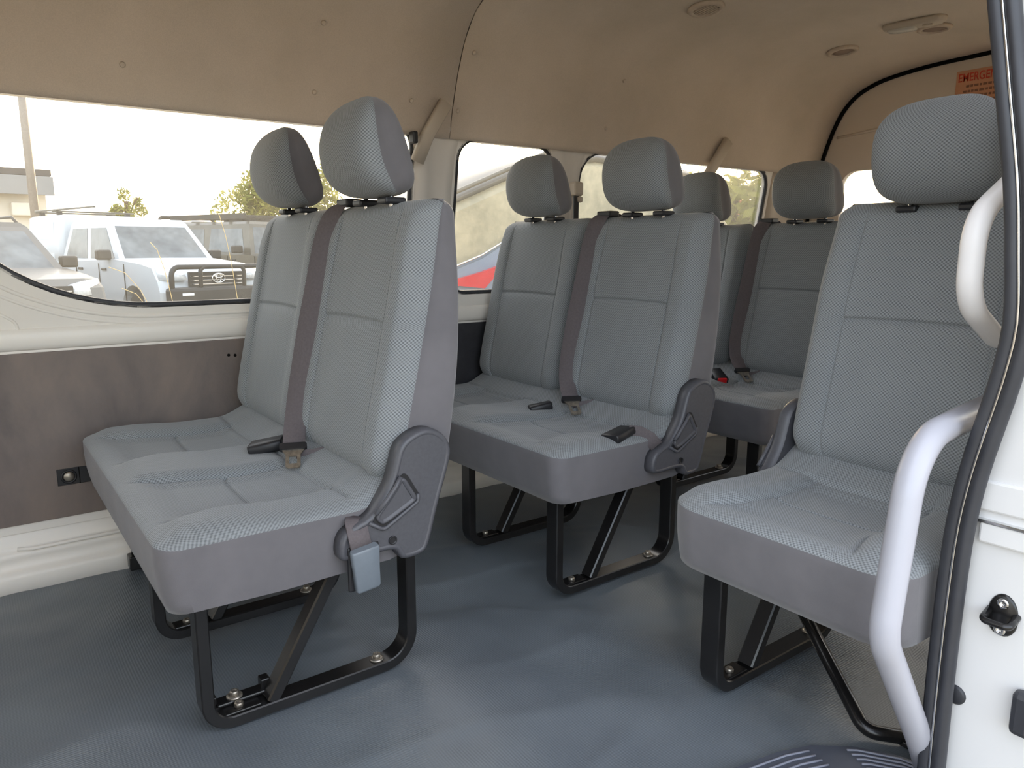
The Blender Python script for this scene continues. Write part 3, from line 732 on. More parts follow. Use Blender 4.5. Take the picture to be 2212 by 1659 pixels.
def brace_mesh():
    bm = bmesh.new(); sweep(bm, [(.186, 0, .022), (.335, 0, .275)], rsec(.036, .024, .003), up=(0, 1, 0))
    me = bpy.data.meshes.new('brace'); bm.to_mesh(me); bm.free(); me.set_sharp_from_angle(angle=math.radians(32)); me.materials.append(M['black_metal']); return me
def bolt_mesh():
    bm = bmesh.new(); lathe(bm, [(.0145, 0), (.0145, .003), (.010, .0045), (.0095, .0045)], 18)
    lathe(bm, [(.0088, .004), (.0088, .0115), (.0072, .013), (.0045, .0128), (.004, .0115), (.0002, .0115)], 6)
    me = bpy.data.meshes.new('bolt'); bm.to_mesh(me); bm.free(); me.materials.append(M['bolt_steel']); return me
ME_RAIL, ME_BRACE, ME_BOLT = rail_mesh(), brace_mesh(), bolt_mesh()
COVER = [(.406,.286),(.399,.302),(.358,.303),(.300,.300),(.286,.312),(.292,.350),(.318,.366),(.348,.374),(.37,.399),(.391,.43),(.402,.466),(.412,.499),(.438,.517),(.472,.525),(.505,.510),(.524,.48),(.518,.445),(.491,.369),(.470,.292),(.455,.278),(.415,.276)]
LEVER = [(.418,.439),(.428,.421),(.443,.396),(.437,.388),(.406,.373),(.375,.358),(.364,.362),(.356,.376),(.379,.4),(.398,.422),(.408,.438)]
def smooth_loop(P, it=2):
    for _ in range(it):
        Q = []
        for a, b in zip(P, P[1:]+P[:1]): Q += [(a[0]*.75+b[0]*.25, a[1]*.75+b[1]*.25), (a[0]*.25+b[0]*.75, a[1]*.25+b[1]*.75)]
        P = Q
    return P
def relief(loop, levels, mi=0):
    """stack of inset outlines: levels = (inset, y); outline in x,z"""
    n = len(loop); A = sum(loop[i][0]*loop[(i+1) % n][1]-loop[(i+1) % n][0]*loop[i][1] for i in range(n)); sg = 1 if A > 0 else -1
    nr = []
    for i in range(n):
        a, b = loop[i-1], loop[(i+1) % n]; d = Vector((b[0]-a[0], b[1]-a[1])).normalized(); nr.append((-d.y*sg, d.x*sg))
    bm = bmesh.new(); loft(bm, [[(p[0]+q[0]*ins, y, p[1]+q[1]*ins) for p, q in zip(loop, nr)] for ins, y in levels], uv=False)
    bmesh.ops.recalc_face_normals(bm, faces=bm.faces); return bm
def mk(name, bm, mat):
    me = bpy.data.meshes.new(name); bm.to_mesh(me); bm.free(); me.materials.append(M[mat]); return me
_cl, _ll = smooth_loop(COVER), smooth_loop(LEVER)
ME_COVER = mk('recliner_cover', relief(_cl, [(0, .004), (0, -.020), (.0015, -.025), (.006, -.0285), (.010, -.0285), (.0115, -.027)]), 'cover_plastic')
ME_GAP = mk('lever_gap_shade', relief([((x-.398)*1.18+.400, (z-.398)*1.2+.396) for x, z in _ll], [(0, -.022), (0, -.0292)]), 'black_plastic')  # near-black plate puts the shade of the gap under the lever into colour
ME_LEVER = mk('lever', relief(_ll, [(0, -.024), (0, -.033), (.002, -.0355), (.0055, -.0345), (.008, -.0315)]), 'cover_plastic')
bm = bmesh.new(); sweep(bm, [(.357,-.034,.381), (.379,-.035,.403), (.398,-.035,.425), (.409,-.034,.442)], circ(.0045, 8)); ME_LIP = mk('lever_lip', bm, 'cover_plastic')
bm = bmesh.new(); sweep(bm, bend([(.345,-.0285,.366), (.374,-.0295,.347), (.446,-.0295,.387), (.446,-.0285,.402)], [.012, .008], 5), circ(.004, 8)); ME_RIM = mk('recess_rim', bm, 'cover_plastic')
bm = bmesh.new(); lathe(bm, [(.0085, -.0275), (.0085, -.0295), (.0065, -.030), (.006, -.026), (.0002, -.026)], 16, 'Y', (.392, 0, .322)); ME_CSCREW = mk('cover_screw', bm, 'black_plastic')
def ribbon(pts, w, t=.0018, up=(0, 1, 0), mat='belt_web', name='seat_belt'):
    bm = bmesh.new(); sweep(bm, pts, rsec(w, t, .0006), up=up); return mk(name, bm, mat)
def part(name, me, parent, loc=(0, 0, 0), rot=None, lab=None):
    o = bpy.data.objects.new(name, me); link(o, parent); o.location = loc
    if rot: o.rotation_euler = rot
    if lab: o['label'] = lab
    return o
def tongue_mesh():
    bm = bmesh.new()
    # black bar, then the steel plate with a slot (x forward of the bar is -x)
    me = plate([(-.024, -.006), (.024, -.006), (.026, 0), (.024, .008), (-.024, .008), (-.026, 0)], [], .010)
    return me
def make_tongue(parent, loc, rot, white=False):
    a = obj('tongue', plate(rrect(-.029, .029, -.008, .010, .006, 4), [], .011), 'black_plastic', parent); a.location = loc; a.rotation_euler = rot
    lo = [(-.020, -.006), (-.013, -.018), (-.013, -.046), (-.009, -.050), (.009, -.050), (.013, -.046), (.013, -.018), (.020, -.006)]
    b = obj('tongue_plate', plate(lo, [rrect(-.007, .007, -.040, -.022, .001, 2)], .003), 'bolt_steel', parent); b.location = loc; b.rotation_euler = rot; b.scale = (1.2, 1.2, 1.2)
    return a
def buckle(parent, loc, rot, red=True, col='black_plastic', name='buckle', stalk=None):
    bm = bmesh.new(); loft(bm, [[(x*s, y, z*s) for x, z in ((-.016, -.010), (.016, -.010), (.018, -.006), (.018, .006), (.016, .010), (-.016, .010), (-.018, .006), (-.018, -.006))] for y, s in ((-.034, .86), (-.031, .96), (0, 1.0), (.028, 1.08), (.032, 1.0))], uv=False)
    bmesh.ops.recalc_face_normals(bm, faces=bm.faces)
    b = obj(name, bm, col, parent); b.location = loc; b.rotation_euler = rot
    if red: boxobj('release_button', 'red_button', b, -.013, .013, .022, .036, -.004, .0105, .002)
    return b
def make_seat(name, W, n, rails, cushion_me, covers, single=False):
    s = thing(name)
    part('cushion', cushion_me, s)
    gap = .0
    for k in range(n):
        yc = (W/n)*(k+.5)
        part('backrest', ME_BACK, s, (0, yc, 0))
        h = part('headrest', ME_HEAD, s, (0, yc-.002, -.018 if single else 0))
        for dy in (-.058, .058): part('headrest_post', ME_POST, h, (0, dy, 0)); part('post_sleeve', ME_SLEEVE, h, (0, dy, 0))
    for y in rails:
        f = part('leg_frame', ME_RAIL, s, (0, y, 0)); part('brace', ME_BRACE, f)
        part('bolt', ME_BOLT, f, (.128, 0, .0235)); part('bolt', ME_BOLT, f, (.405, 0, .0235))
        bm = bmesh.new(); box(bm, .10, .165, -.016, .019, .0235, .0285, .002); 
        bm2 = bm; obj('bolt_plate', bm2, 'black_metal', f)
    for y, sgn in covers:
        c = part('recliner_cover', ME_COVER, s, (0, y, 0)); c.scale = (1, sgn, 1)
        part('lever_gap_shade', ME_GAP, c); part('lever', ME_LEVER, c); part('lever_lip', ME_LIP, c); part('recess_rim', ME_RIM, c); part('cover_screw', ME_CSCREW, c)
    if n == 2:
        bm = bmesh.new(); sweep(bm, bend([(.11, .86, .266), (.11, .90, .10), (.11, .94, .03)], .03), rsec(.03, .02, .003), up=(1, 0, 0)); obj('wall_leg', bm, 'black_metal', s)
        boxobj('wall_foot', 'black_metal', s, .085, .15, .905, .945, 0, .04, .004)
    # under-seat pan and cross tubes carry the cushion on the legs
    boxobj('seat_pan', 'black_metal', s, .05, .46, .05, W-.05, .262, .275, .003)
    boxobj('back_mount', 'black_metal', s, .462, .50, .03, W-.03, .27, .42, .004)
    return s
def set_seat(s, loc, label, group=None):
    s.location = loc; tag(s, label, 'seat', group); return s
GRP = 'passenger seats in the van'
proto = make_seat('double_passenger_seat', 2*PW, 2, (.085, .470), ME_CUSH2, ((-.001, 1),))
rows = [((.2, 1.2, 0), 'front bench seat by the long window, its grey buckle hanging at the side'),
        ((1.035, 1.235, 0), 'middle bench seat with a black buckle lying on its cushion edge'),
        ((1.87, 1.265, 0), 'rearmost bench seat, half hidden, with a red buckle button showing')]
seats = []
for i, (loc, lab) in enumerate(rows): seats.append(set_seat(proto if i == 0 else copy_tree(proto), loc, lab, GRP))
# belts differ from row to row
def add_belt(s, v):
    y0 = .405
    pts = [(.585, y0-.01, .90), (.565, y0-.01, .948), (.535, y0-.008, .956), (.505, y0-.006, .950), (.480, y0-.004, .925), (.458, y0-.003, .86), (.440, y0-.002, .78), (.418, y0, .69), (.40, y0+.004, .60), (.384, y0+.004, .52), (.370, y0-.012, .458), (.352, y0-.052, .426)]
    fine = []
    for a, b in zip(pts, pts[1:]): fine += [tuple(a[k]+(b[k]-a[k])*t/3 for k in range(3)) for t in range(3)]
    fine.append(pts[-1])
    for _ in range(2): fine = [fine[0]]+[tuple((p[k]+2*q[k]+r[k])/4 for k in range(3)) for p, q, r in zip(fine, fine[1:], fine[2:])]+[fine[-1]]
    rings = []; n = len(fine)
    for i, q in enumerate(fine):
        q = Vector(q); t = (Vector(fine[min(i+1, n-1)])-Vector(fine[max(i-1, 0)])).normalized(); f = i/(n-1)
        th = math.radians(8+34*sst(.2, .45, f)+26*sst(.8, 1, f)); d = Vector((math.sin(th), -math.cos(th), 0)); d = (d-t*d.dot(t)).normalized(); nn = d.cross(t)
        rings.append([q+d*a+nn*c for a, c in rsec(.048, .0018, .0006)])
    bm = bmesh.new(); loft(bm, rings); bmesh.ops.recalc_face_normals(bm, faces=bm.faces)
    b = part('seat_belt', mk('seat_belt', bm, 'belt_web'), s, lab='dark grey webbing belt')
    boxobj('belt_loop', 'black_plastic', b, .505, .545, y0-.036, y0+.02, .945, .962, .004)
    tx = Vector((.92, -.38, 0)).normalized(); tt = Vector((-.45, -.66, -.50)); tt = (tt-tx*tt.dot(tx)).normalized(); tz = tx.cross(-tt)
    mt = Matrix((tx, -tt, tz)).transposed().to_euler()
    make_tongue(b, (.348, y0-.058, .424), mt)
    lap = [(.352, y0-.062, .406), (.375, y0-.075, .404), (.40, y0-.09, .408), (.43, y0-.10, .42)]
    part('lap_strap', ribbon(lap, .03, .0018, (0, 0, 1)), b)
    return b
for i, s in enumerate(seats): add_belt(s, i)
s1, s2, s3 = seats
bk = buckle(s1, (.325, .455, .408), (math.radians(-12), math.radians(0), math.radians(62)), False); bk['label'] = 'black buckle lying between the two places'; bk.scale = (1.6, 1.15, 1.25)
part('stalk', ribbon([(.34, .445, .402), (.37, .43, .395), (.41, .425, .40)], .03, .004, (0, 0, 1), 'black_plastic', 'stalk'), s1)
# hanging buckle of the front bench
part('buckle_strap', ribbon([(.335, -.004, .372), (.325, -.018, .368), (.322, -.034, .350), (.326, -.037, .325)], .04, .004, (1, 0, 0)), s1)
hb = buckle(s1, (.332, -.040, .288), (PI/2+.12, math.radians(-6), 0), False, 'buckle_grey', 'hanging_buckle'); hb['label'] = 'pale grey buckle hanging from a strap'; hb.scale = (1.38, 1.28, .8)
boxobj('buckle_back', 'black_plastic', s1, .302, .364, -.031, -.024, .243, .328, .004)
# buckle on the edge of the middle bench
buckle(s2, (.232, .035, .402), (math.radians(-8), math.radians(6), math.radians(100)), False).scale = (1.35, 1.25, 1.0)
part('buckle_strap', ribbon([(.26, .03, .405), (.285, .018, .402), (.305, .0, .388), (.318, -.012, .368)], .034, .004, (.5, -.3, .8)), s2)
bk = buckle(s2, (.275, .40, .402), (math.radians(-12), 0, math.radians(64)), False)
bk = buckle(s3, (.275, .395, .405), (math.radians(-20), 0, math.radians(150)), True)
bk.scale = (1.3, 1.2, 1.2)
# clamp plate in front of the first bench's near rail
cl = thing('floor_clamp', (.335, 1.297, .0237), 0, 'black clamp bracket bolted on the front bench leg frame', 'bracket')
boxobj('base', 'black_metal', cl, -.042, .046, -.004, .024, .0052, .013, .003); boxobj('ear', 'black_metal', cl, -.055, -.040, .004, .026, -.008, .026, .003); boxobj('ear', 'black_metal', cl, .040, .058, .004, .026, -.006, .03, .003)
part('bolt', ME_BOLT, cl, (-.008, .010, .012))
# single seat by the door
sg = make_seat('single_passenger_seat', .45, 1, (.365,), ME_CUSH1, ((.451, -1),), True)
set_seat(sg, (1.015, .457, 0), 'single passenger seat beside the doorway and white grab rail', GRP)
arm = tube('support_arm', 'black_metal', sg, bend([(.31, .36, .16), (.185, .118, .014), (.245, .05, .010)], .03, 6), .0125, 12, (0, 0, 1))
bm = bmesh.new(); box(bm, .215, .268, .04, .078, .0, .010, .002); obj('foot_plate', bm, 'black_metal', sg)
part('bolt', ME_BOLT, sg, (.243, .056, .010))
# ------------------------------------------------------------------ outside: yard, parked cars, building, trees
GZ = -.5
gm = bpy.data.meshes.new('ground'); gm.from_pydata([(-120, -60, GZ), (160, -60, GZ), (160, 200, GZ), (-120, 200, GZ)], [], [(0, 1, 2, 3)])
struct(obj('ground', gm, 'ground'), 'pale gravel yard outside the van')

def profile_body(bm, prof, W, ys=(-1, -.96, -.8, 0, .8, .96, 1), ink=.05, xr=None):
    xs = [p[0] for p in prof]; xm = (min(xs)+max(xs))/2; hl = (max(xs)-min(xs))/2
    rings = []
    for t in ys:
        e = abs(t)**6; k = 1-ink*e
        rings.append([(xm+(x-xm)*(1-.03*abs(t)**3-.02*e), t*W/2, z-(.02*e if z > .9 else 0)) for x, z in prof])
    loft(bm, rings, uv=False); bmesh.ops.recalc_face_normals(bm, faces=bm.faces)
    for f in bm.faces: f.smooth = False
def arch(cx, r, z0, n=10):
    a0 = math.acos(min(1, (z0-.36)/r)) if z0 > .36 else PI/2
    return [(cx+r*math.cos(a), .36+r*math.sin(a)) for a in [PI*k/n for k in range(n+1)]]
def frustum(b, t, crown=.03):
    """b,t = (x0,x1,halfwidth,z); rings of 4 corner points"""
    def ring(q, s=0): return [(q[0]+s, -q[2]+s, q[3]), (q[1]-s, -q[2]+s, q[3]), (q[1]-s, q[2]-s, q[3]), (q[0]+s, q[2]-s, q[3])]
    return ring(b), ring(t)
def quad_pane(bm, P, u0, u1, v0, v1, off, th=.008, cut=0):
    """pane on a bilinear quad P (bl, br, tr, tl)"""
    P = [Vector(p) for p in P]
    def at(u, v): return (P[0]*(1-u)+P[1]*u)*(1-v)+(P[3]*(1-u)+P[2]*u)*v
    n = (P[1]-P[0]).cross(P[3]-P[0]).normalized()
    q = [at(u0, v0), at(u1, v0), at(u1-cut, v1), at(u0+cut, v1)]
    A = [bm.verts.new(p+n*off) for p in q]; B = [bm.verts.new(p+n*(off-th)) for p in q]
    bm.faces.new(A)
    for i in range(4): bm.faces.new((A[i-1], A[i], B[i], B[i-1]))
    bm.faces.new(B[::-1]); bmesh.ops.recalc_face_normals(bm, faces=bm.faces)
def wheel_meshes(r=.36, w=.22):
    bm = bmesh.new(); lathe(bm, [(r*.62, -w/2), (r*.9, -w/2), (r, -w*.36), (r, w*.36), (r*.9, w/2), (r*.62, w/2)], 28, 'Y'); a = mk('tyre', bm, 'car_tyre')
    bm = bmesh.new(); lathe(bm, [(r*.63, -w*.42), (r*.5, -w*.3), (r*.2, -w*.36), (.001, -w*.36)], 20, 'Y'); lathe(bm, [(.001, w*.36), (r*.2, w*.36), (r*.5, w*.3), (r*.63, w*.42)], 20, 'Y'); b = mk('wheel_rim', bm, 'car_rim')
    return a, b
ME_TYRE, ME_RIM2 = wheel_meshes()
def car(name, loc, heading, label, paint, L=4.7, W=1.82, H=1.75, belt=1.02, hood=1.0, wb=(.85, 3.75), cab=(1.15, 4.55), roofx=(1.95, 4.35), pickup=False, trim='car_black', group='cars parked in the yard', glass='carglass'):
    """local x = forward with the front bumper at 0 and the tail at -L"""
    c = thing(name, (loc[0], loc[1], GZ), heading, label, 'car', group)
    f, r = -wb[0], -wb[1]; R = .43
    prof = [(-L, .45)]+[(r-R*math.cos(PI*k/10), .38+R*math.sin(PI*k/10)) for k in range(11)]+[(f-R*math.cos(PI*k/10), .38+R*math.sin(PI*k/10)) for k in range(11)]
    prof += [(-.18, .38), (-.02, .48), (0, .72), (-.06, .88), (-.22, hood-.06), (-.55, hood-.01), (-cab[0]-.05, hood+.06), (-cab[1], belt), (-L+.05, belt-.02), (-L, .8)]
    bm = bmesh.new(); profile_body(bm, prof, W); obj('body', bm, paint, c)
    boxobj('underbody', 'car_black', c, -L+.25, -.25, -W/2+.12, W/2-.12, .28, .62, .02)
    b, t = frustum((-cab[1], -cab[0], W/2-.05, belt-.03), (-roofx[1], -roofx[0], W/2-.2, H-.06))
    t2 = [(p[0]*(1-.04)+(-(roofx[0]+roofx[1])/2)*.04, p[1]*.9, H) for p in t]
    bm = bmesh.new(); loft(bm, [b, t, t2], uv=False); bmesh.ops.recalc_face_normals(bm, faces=bm.faces)
    for fc in bm.faces: fc.smooth = False
    cb = obj('cabin', bm, paint, c)
    bm = bmesh.new(); quad_pane(bm, (b[2], b[1], t[1], t[2]), .06, .94, .08, .90, .006); obj('windscreen', bm, glass, cb)
    bm = bmesh.new(); quad_pane(bm, (b[0], b[3], t[3], t[0]), .08, .92, .12, .88, .006); obj('rear_window', bm, glass, cb)
    for s in (0, 1):
        Q = (b[0], b[1], t[1], t[0]) if s == 0 else (b[2], b[3], t[3], t[2])
        for a, e in ((.07, .47), (.53, .93)):
            bm = bmesh.new(); quad_pane(bm, Q, a, e, .12, .86, .006, cut=.015); obj('side_window', bm, glass, cb)
    for x in (f, r):
        for s in (-1, 1):
            wh = part('wheel', ME_TYRE, c, (x, s*(W/2-.13), .36)); part('rim', ME_RIM2, wh)
    # face
    dz = hood-1.0
    bm = bmesh.new(); box(bm, -.05, .006, -W*.27, W*.27, .62+dz, .86+dz, .01); gr = obj('grille', bm, 'car_black', c)
    for k in range(3): boxobj('grille_bar', 'chrome', gr, 0, .014, -W*.26, W*.26, dz+.665+.06*k, dz+.682+.06*k, .003)
    for s in (-1, 1):
        bm = bmesh.new(); rings = []
        for x, y, z0, z1 in ((.0, .50, .74, .86), (-.05, .68, .73, .90), (-.20, .885*W/1.82, .74, .93)):
            z0 += dz; z1 += dz; rings.append([(x+.012, s*y, z0), (x-.06, s*y, z1), (x-.20, s*y*.96, z1), (x-.2, s*y*.96, z0)])
        loft(bm, rings, uv=False); bmesh.ops.recalc_face_normals(bm, faces=bm.faces); obj('headlight', bm, 'car_lamp', c)
        bm = bmesh.new(); box(bm, -cab[0]-.35, -cab[0]-.20, s*(W/2-.02) if s > 0 else -W/2-.19, W/2+.19 if s > 0 else -W/2+.02, belt+.03, belt+.19, .03); obj('mirror', bm, trim, c)
        for k in (1.85, 2.75):
            bm = bmesh.new(); box(bm, -k-.17, -k, s*W/2-.02, s*W/2+.035, belt-.14, belt-.10, .01); obj('door_handle', bm, trim, c)
        for k in (1.22, 2.12, 3.0):
            bm = bmesh.new(); box(bm, -k-.008, -k, s*W/2-.012, s*W/2+.0045, .5, belt-.03); obj('door_gap', bm, 'car_black', c)
        bm = bmesh.new(); box(bm, -L-.01, -L+.25, s*(W/2)-.14 if s > 0 else -W/2-.006, W/2+.006 if s > 0 else -W/2+.14, .72, .95, .01); obj('tail_light', bm, 'car_lamp_red', c)
    bm = bmesh.new(); box(bm, -.12, .03, -W*.46, W*.46, .42, .60, .03); obj('bumper', bm, trim if pickup else paint, c)
    bm = bmesh.new(); box(bm, .03, .038, -.18, .18, .46, .56, .002); obj('number_plate', bm, 'car_white', c)
    return c
HDG = math.atan2(-.967, .253)
def fwd_pt(p, d, h=HDG): return (p[0]+math.cos(h)*d, p[1]+math.sin(h)*d)
# white ute
ute = car('utility_truck', (3.22, 12.02), HDG, 'white dual-cab ute with canopy and black bull bar outside the long window', 'car_white', L=5.2, W=1.72, H=1.86, belt=1.16, hood=1.16, wb=(.9, 4.0), cab=(1.45, 3.75), roofx=(2.1, 3.55), pickup=True)
bm = bmesh.new(); loft(bm, [[(x, y, z) for x, y in rrect(-5.2, -3.72, -w, w, .1, 5)] for w, z in ((.84, 1.10), (.84, 1.35), (.78, 1.92), (.70, 1.96))], uv=False); can = obj('canopy', bm, 'car_white', ute)
bm = bmesh.new(); quad_pane(bm, ((-5.05, -.835, 1.2), (-3.95, -.835, 1.2), (-3.98, -.785, 1.84), (-5.02, -.785, 1.84)), 0, 1, 0, 1, .012); obj('canopy_hatch', bm, 'car_white', can)
for x in (-5.0, -4.2):
    boxobj('roof_bar', 'car_dark', ute, x-.03, x+.03, -.72, .72, 2.02, 2.05, .008)
    for s in (-.6, .6): boxobj('roof_bar_foot', 'car_black', ute, x-.04, x+.04, s-.04, s+.04, 1.93, 2.03, .008)
boxobj('roof_bar', 'car_dark', ute, -5.2, -2.6, -.66, -.62, 2.045, 2.075, .008)
bbm = bmesh.new(); sweep(bbm, bend([(.12, -.80, .62), (.14, -.80, 1.10), (.14, .80, 1.10), (.12, .80, .62)], .12, 6), circ(.038, 10), up=(1, 0, 0)); bb = obj('bull_bar', bbm, 'car_black', ute)
bbm = bmesh.new(); sweep(bbm, bend([(.13, -.36, .62), (.15, -.36, 1.10), (.15, .36, 1.10), (.13, .36, .62)], .08, 6), circ(.032, 10), up=(1, 0, 0)); obj('hoop', bbm, 'car_black', bb)
boxobj('bar_bumper', 'car_black', bb, .0, .20, -.86, .86, .40, .80, .05)
for s in (-.6, .6): boxobj('fog_lamp', 'car_lamp', bb, .19, .208, s-.09, s+.09, .68, .72, .004)
# three-ellipse badge
bd = thing('badge'); bd.parent = ute; bd.location = (.02, 0, .92)
bd.name = 'badge'
for ry, rz, oz in ((.105, .07, 0), (.038, .066, 0), (.068, .026, .034)):
    bm = bmesh.new(); P = [(0, ry*math.cos(2*PI*k/28), oz+rz*math.sin(2*PI*k/28)) for k in range(28)]; sweep(bm, P, circ(.011, 6), up=(1, 0, 0), closed_path=True); obj('badge_ring', bm, 'chrome', bd)
for y in (-.53, .53):
    boxobj('snorkel_bracket', 'car_black', ute, -.3, -.26, y-.01, y+.01, 1.08, 1.1, 0)
# silver SUV at the left edge
suv = car('parked_suv', (.62, 10.35), HDG, 'silver suv in the lower left corner of the long window', 'car_silver', L=4.7, W=1.84, H=1.72, belt=1.08, hood=1.06)
for s in (-1, 1):
    bm = bmesh.new(); sweep(bm, bend([(-4.2, s*.66, 1.68), (-4.0, s*.66, 1.80), (-2.3, s*.66, 1.80), (-2.05, s*.66, 1.68)], .06), circ(.02, 8), up=(0, 1, 0)); obj('roof_rail', bm, 'car_black', suv)
# dark four wheel drives behind
j1 = car('off_roader', (6.3, 15.0), HDG+.1, 'dark four wheel drive with roof rack beside the white ute', 'car_dark', L=4.6, W=1.85, H=1.95, belt=1.25, hood=1.2, cab=(1.4, 4.5), roofx=(1.6, 4.4))
for k in range(5): boxobj('rack_slat', 'car_black', j1, -4.3+.6*k, -4.22+.6*k, -.7, .7, 2.05, 2.09, .005)
for s in (-.72, .72): boxobj('rack_rail', 'car_black', j1, -4.4, -1.7, s-.025, s+.025, 2.0, 2.12, .008)
j2 = car('off_roader', (6.6, 21.5), HDG, 'brown dark truck with a tall cab far behind the white ute', 'car_dark', L=5.0, W=1.9, H=2.15, belt=1.3, hood=1.25, cab=(1.4, 2.9), roofx=(1.6, 2.8), pickup=True)
bm = bmesh.new(); sweep(bm, bend([(-3.2, -.85, 1.2), (-3.2, -.85, 2.3), (-3.2, .85, 2.3), (-3.2, .85, 1.2)], .1), circ(.05, 8), up=(1, 0, 0)); obj('roll_bar', bm, 'car_black', j2)
car('parked_van', (-1.1, 17.5), HDG, 'white van far back at the left edge of the long window', 'car_white', L=4.8, W=1.8, H=1.95, belt=1.2, hood=1.1, cab=(.7, 4.7), roofx=(1.2, 4.65))
car('parked_car', (12.4, 19.5), HDG+.15, 'grey car behind the first bench headrests', 'car_silver', L=4.6)

# blue hatchback seen through the square window
hb2 = thing('parked_hatchback', (0, 0, 0), 0, 'blue hatchback with red tail light right outside the square window', 'car', 'cars parked in the yard')
def slab(name, prof, y0, y1, mat, par, ins=.03):
    bm = bmesh.new(); loft(bm, [[(x+ins*(1 if k in (0, 3) else 0)*(.5 if x < 3 else -.5), y, z-(ins if (k in (0, 3) and z > .5) else 0)*.5) for x, z in prof] for k, y in enumerate((y0, y0+.05, y1-.05, y1))], uv=False)
    bmesh.ops.recalc_face_normals(bm, faces=bm.faces)
    for f in bm.faces: f.smooth = False
    return obj(name, bm, mat, par)
slab('body', [(1.75,-.25),(1.70,.40),(1.80,.60),(2.0,.68),(2.27,.752),(2.44,.81),(2.61,.897),(2.9,.95),(4.9,.93),(5.8,.75),(6.0,.45),(6.0,-.25)], 3.6, 5.3, 'car_blue', hb2, .02)
slab('cabin', [(1.86,.60),(2.13,1.02),(2.27,1.09),(2.68,1.255),(2.92,1.35),(3.4,1.41),(4.3,1.36),(5.0,.90)], 3.64, 5.26, 'carglass_dusty_reflection', hb2, .06)
bm = bmesh.new(); sweep(bm, [(x, 4.45, z) for x, z in [(1.95,.78),(2.13,1.045),(2.27,1.115),(2.68,1.28),(2.92,1.375),(3.4,1.435),(4.3,1.385)]], rsec(1.56, .05, .02), up=(0, 1, 0)); obj('roof', bm, 'car_silver', hb2)
bm = bmesh.new(); sweep(bm, [(2.05, 3.63, 1.06), (2.27, 3.63, 1.16), (2.68, 3.63, 1.325), (2.92, 3.63, 1.42), (3.6, 3.63, 1.48)], circ(.013, 8), up=(0, 1, 0)); obj('roof_rail', bm, 'car_dark', hb2)
bm = bmesh.new(); sweep(bm, [(1.8,3.60,.615),(2.0,3.595,.69),(2.27,3.593,.762),(2.44,3.593,.82),(2.61,3.593,.905),(2.9,3.593,.96)], rsec(.012, .012, .003), up=(0, 1, 0)); obj('chrome_strip', bm, 'chrome', hb2)
slab('tail_light', [(1.78,.50),(2.10,.665),(2.27,.690),(2.44,.728),(2.58,.768),(2.523,.701),(2.447,.631),(2.27,.65),(1.80,.55)][::1], 3.575, 3.70, 'car_lamp_red', hb2, .004)
for x in (2.35, 5.2):
    for y in (3.72, 5.16): wh = part('wheel', ME_TYRE, hb2, (x, y, GZ+.36)); part('rim', ME_RIM2, wh)

# building with a grey sign board, far left
bl = thing('workshop_building', (3.0, 32.6, GZ), math.radians(6), 'low cream building with a flat dark roof and grey sign board', 'building')
boxobj('wall', 'wall_render', bl, -16, -.15, 0, 8, 0, 3.95, .02); boxobj('roof', 'roof_dark', bl, -16.3, 0, -.5, 8.3, 3.95, 4.18, .02)
boxobj('sign_board', 'sign_grey', bl, -12, .02, -.62, -.45, 3.28, 3.93, .01)
for x in (-3.6, -6.6): 
    w = boxobj('window', 'roof_dark', bl, x, x+1.9, -.04, .02, 1.4, 2.6, .01)
    for k in range(3): boxobj('pane', 'carglass', w, x+.08+.6*k, x+.6+.6*k, -.05, -.03, 1.48, 2.52, .004)
boxobj('air_unit', 'wall_render', bl, -1.3, -.5, -.35, 0, 2.55, 3.0, .03)
# poles
def lamp_post(loc, H, label, r=.09, arm=0):
    p = thing('light_pole', (loc[0], loc[1], GZ), 0, label, 'pole', 'poles outside')
    bm = bmesh.new(); lathe(bm, [(r, 0), (r*.9, H*.5), (r*.72, H)], 12); obj('pole', bm, 'pole_metal', p, smooth=True)
    bm = bmesh.new(); lathe(bm, [(r*1.9, 0), (r*1.9, .1), (r*1.1, .16)], 12); obj('base', bm, 'pole_metal', p)
    if arm:
        bm = bmesh.new(); sweep(bm, [(0, 0, H-.1), (-arm*.5, 0, H+.15), (-arm, 0, H+.2)], circ(r*.5, 8), up=(0, 1, 0)); obj('arm', bm, 'pole_metal', p)
        boxobj('lamp_head', 'pole_metal', p, -arm-.7, -arm, -.14, .14, H+.14, H+.28, .04)
    return p
lamp_post((1.78, 23.6), 9.5, 'tall slim grey pole in front of the cream building', .11)
lamp_post((21.8, 56.0), 6.6, 'distant street light between the tree and the ute', .09, 1.2)
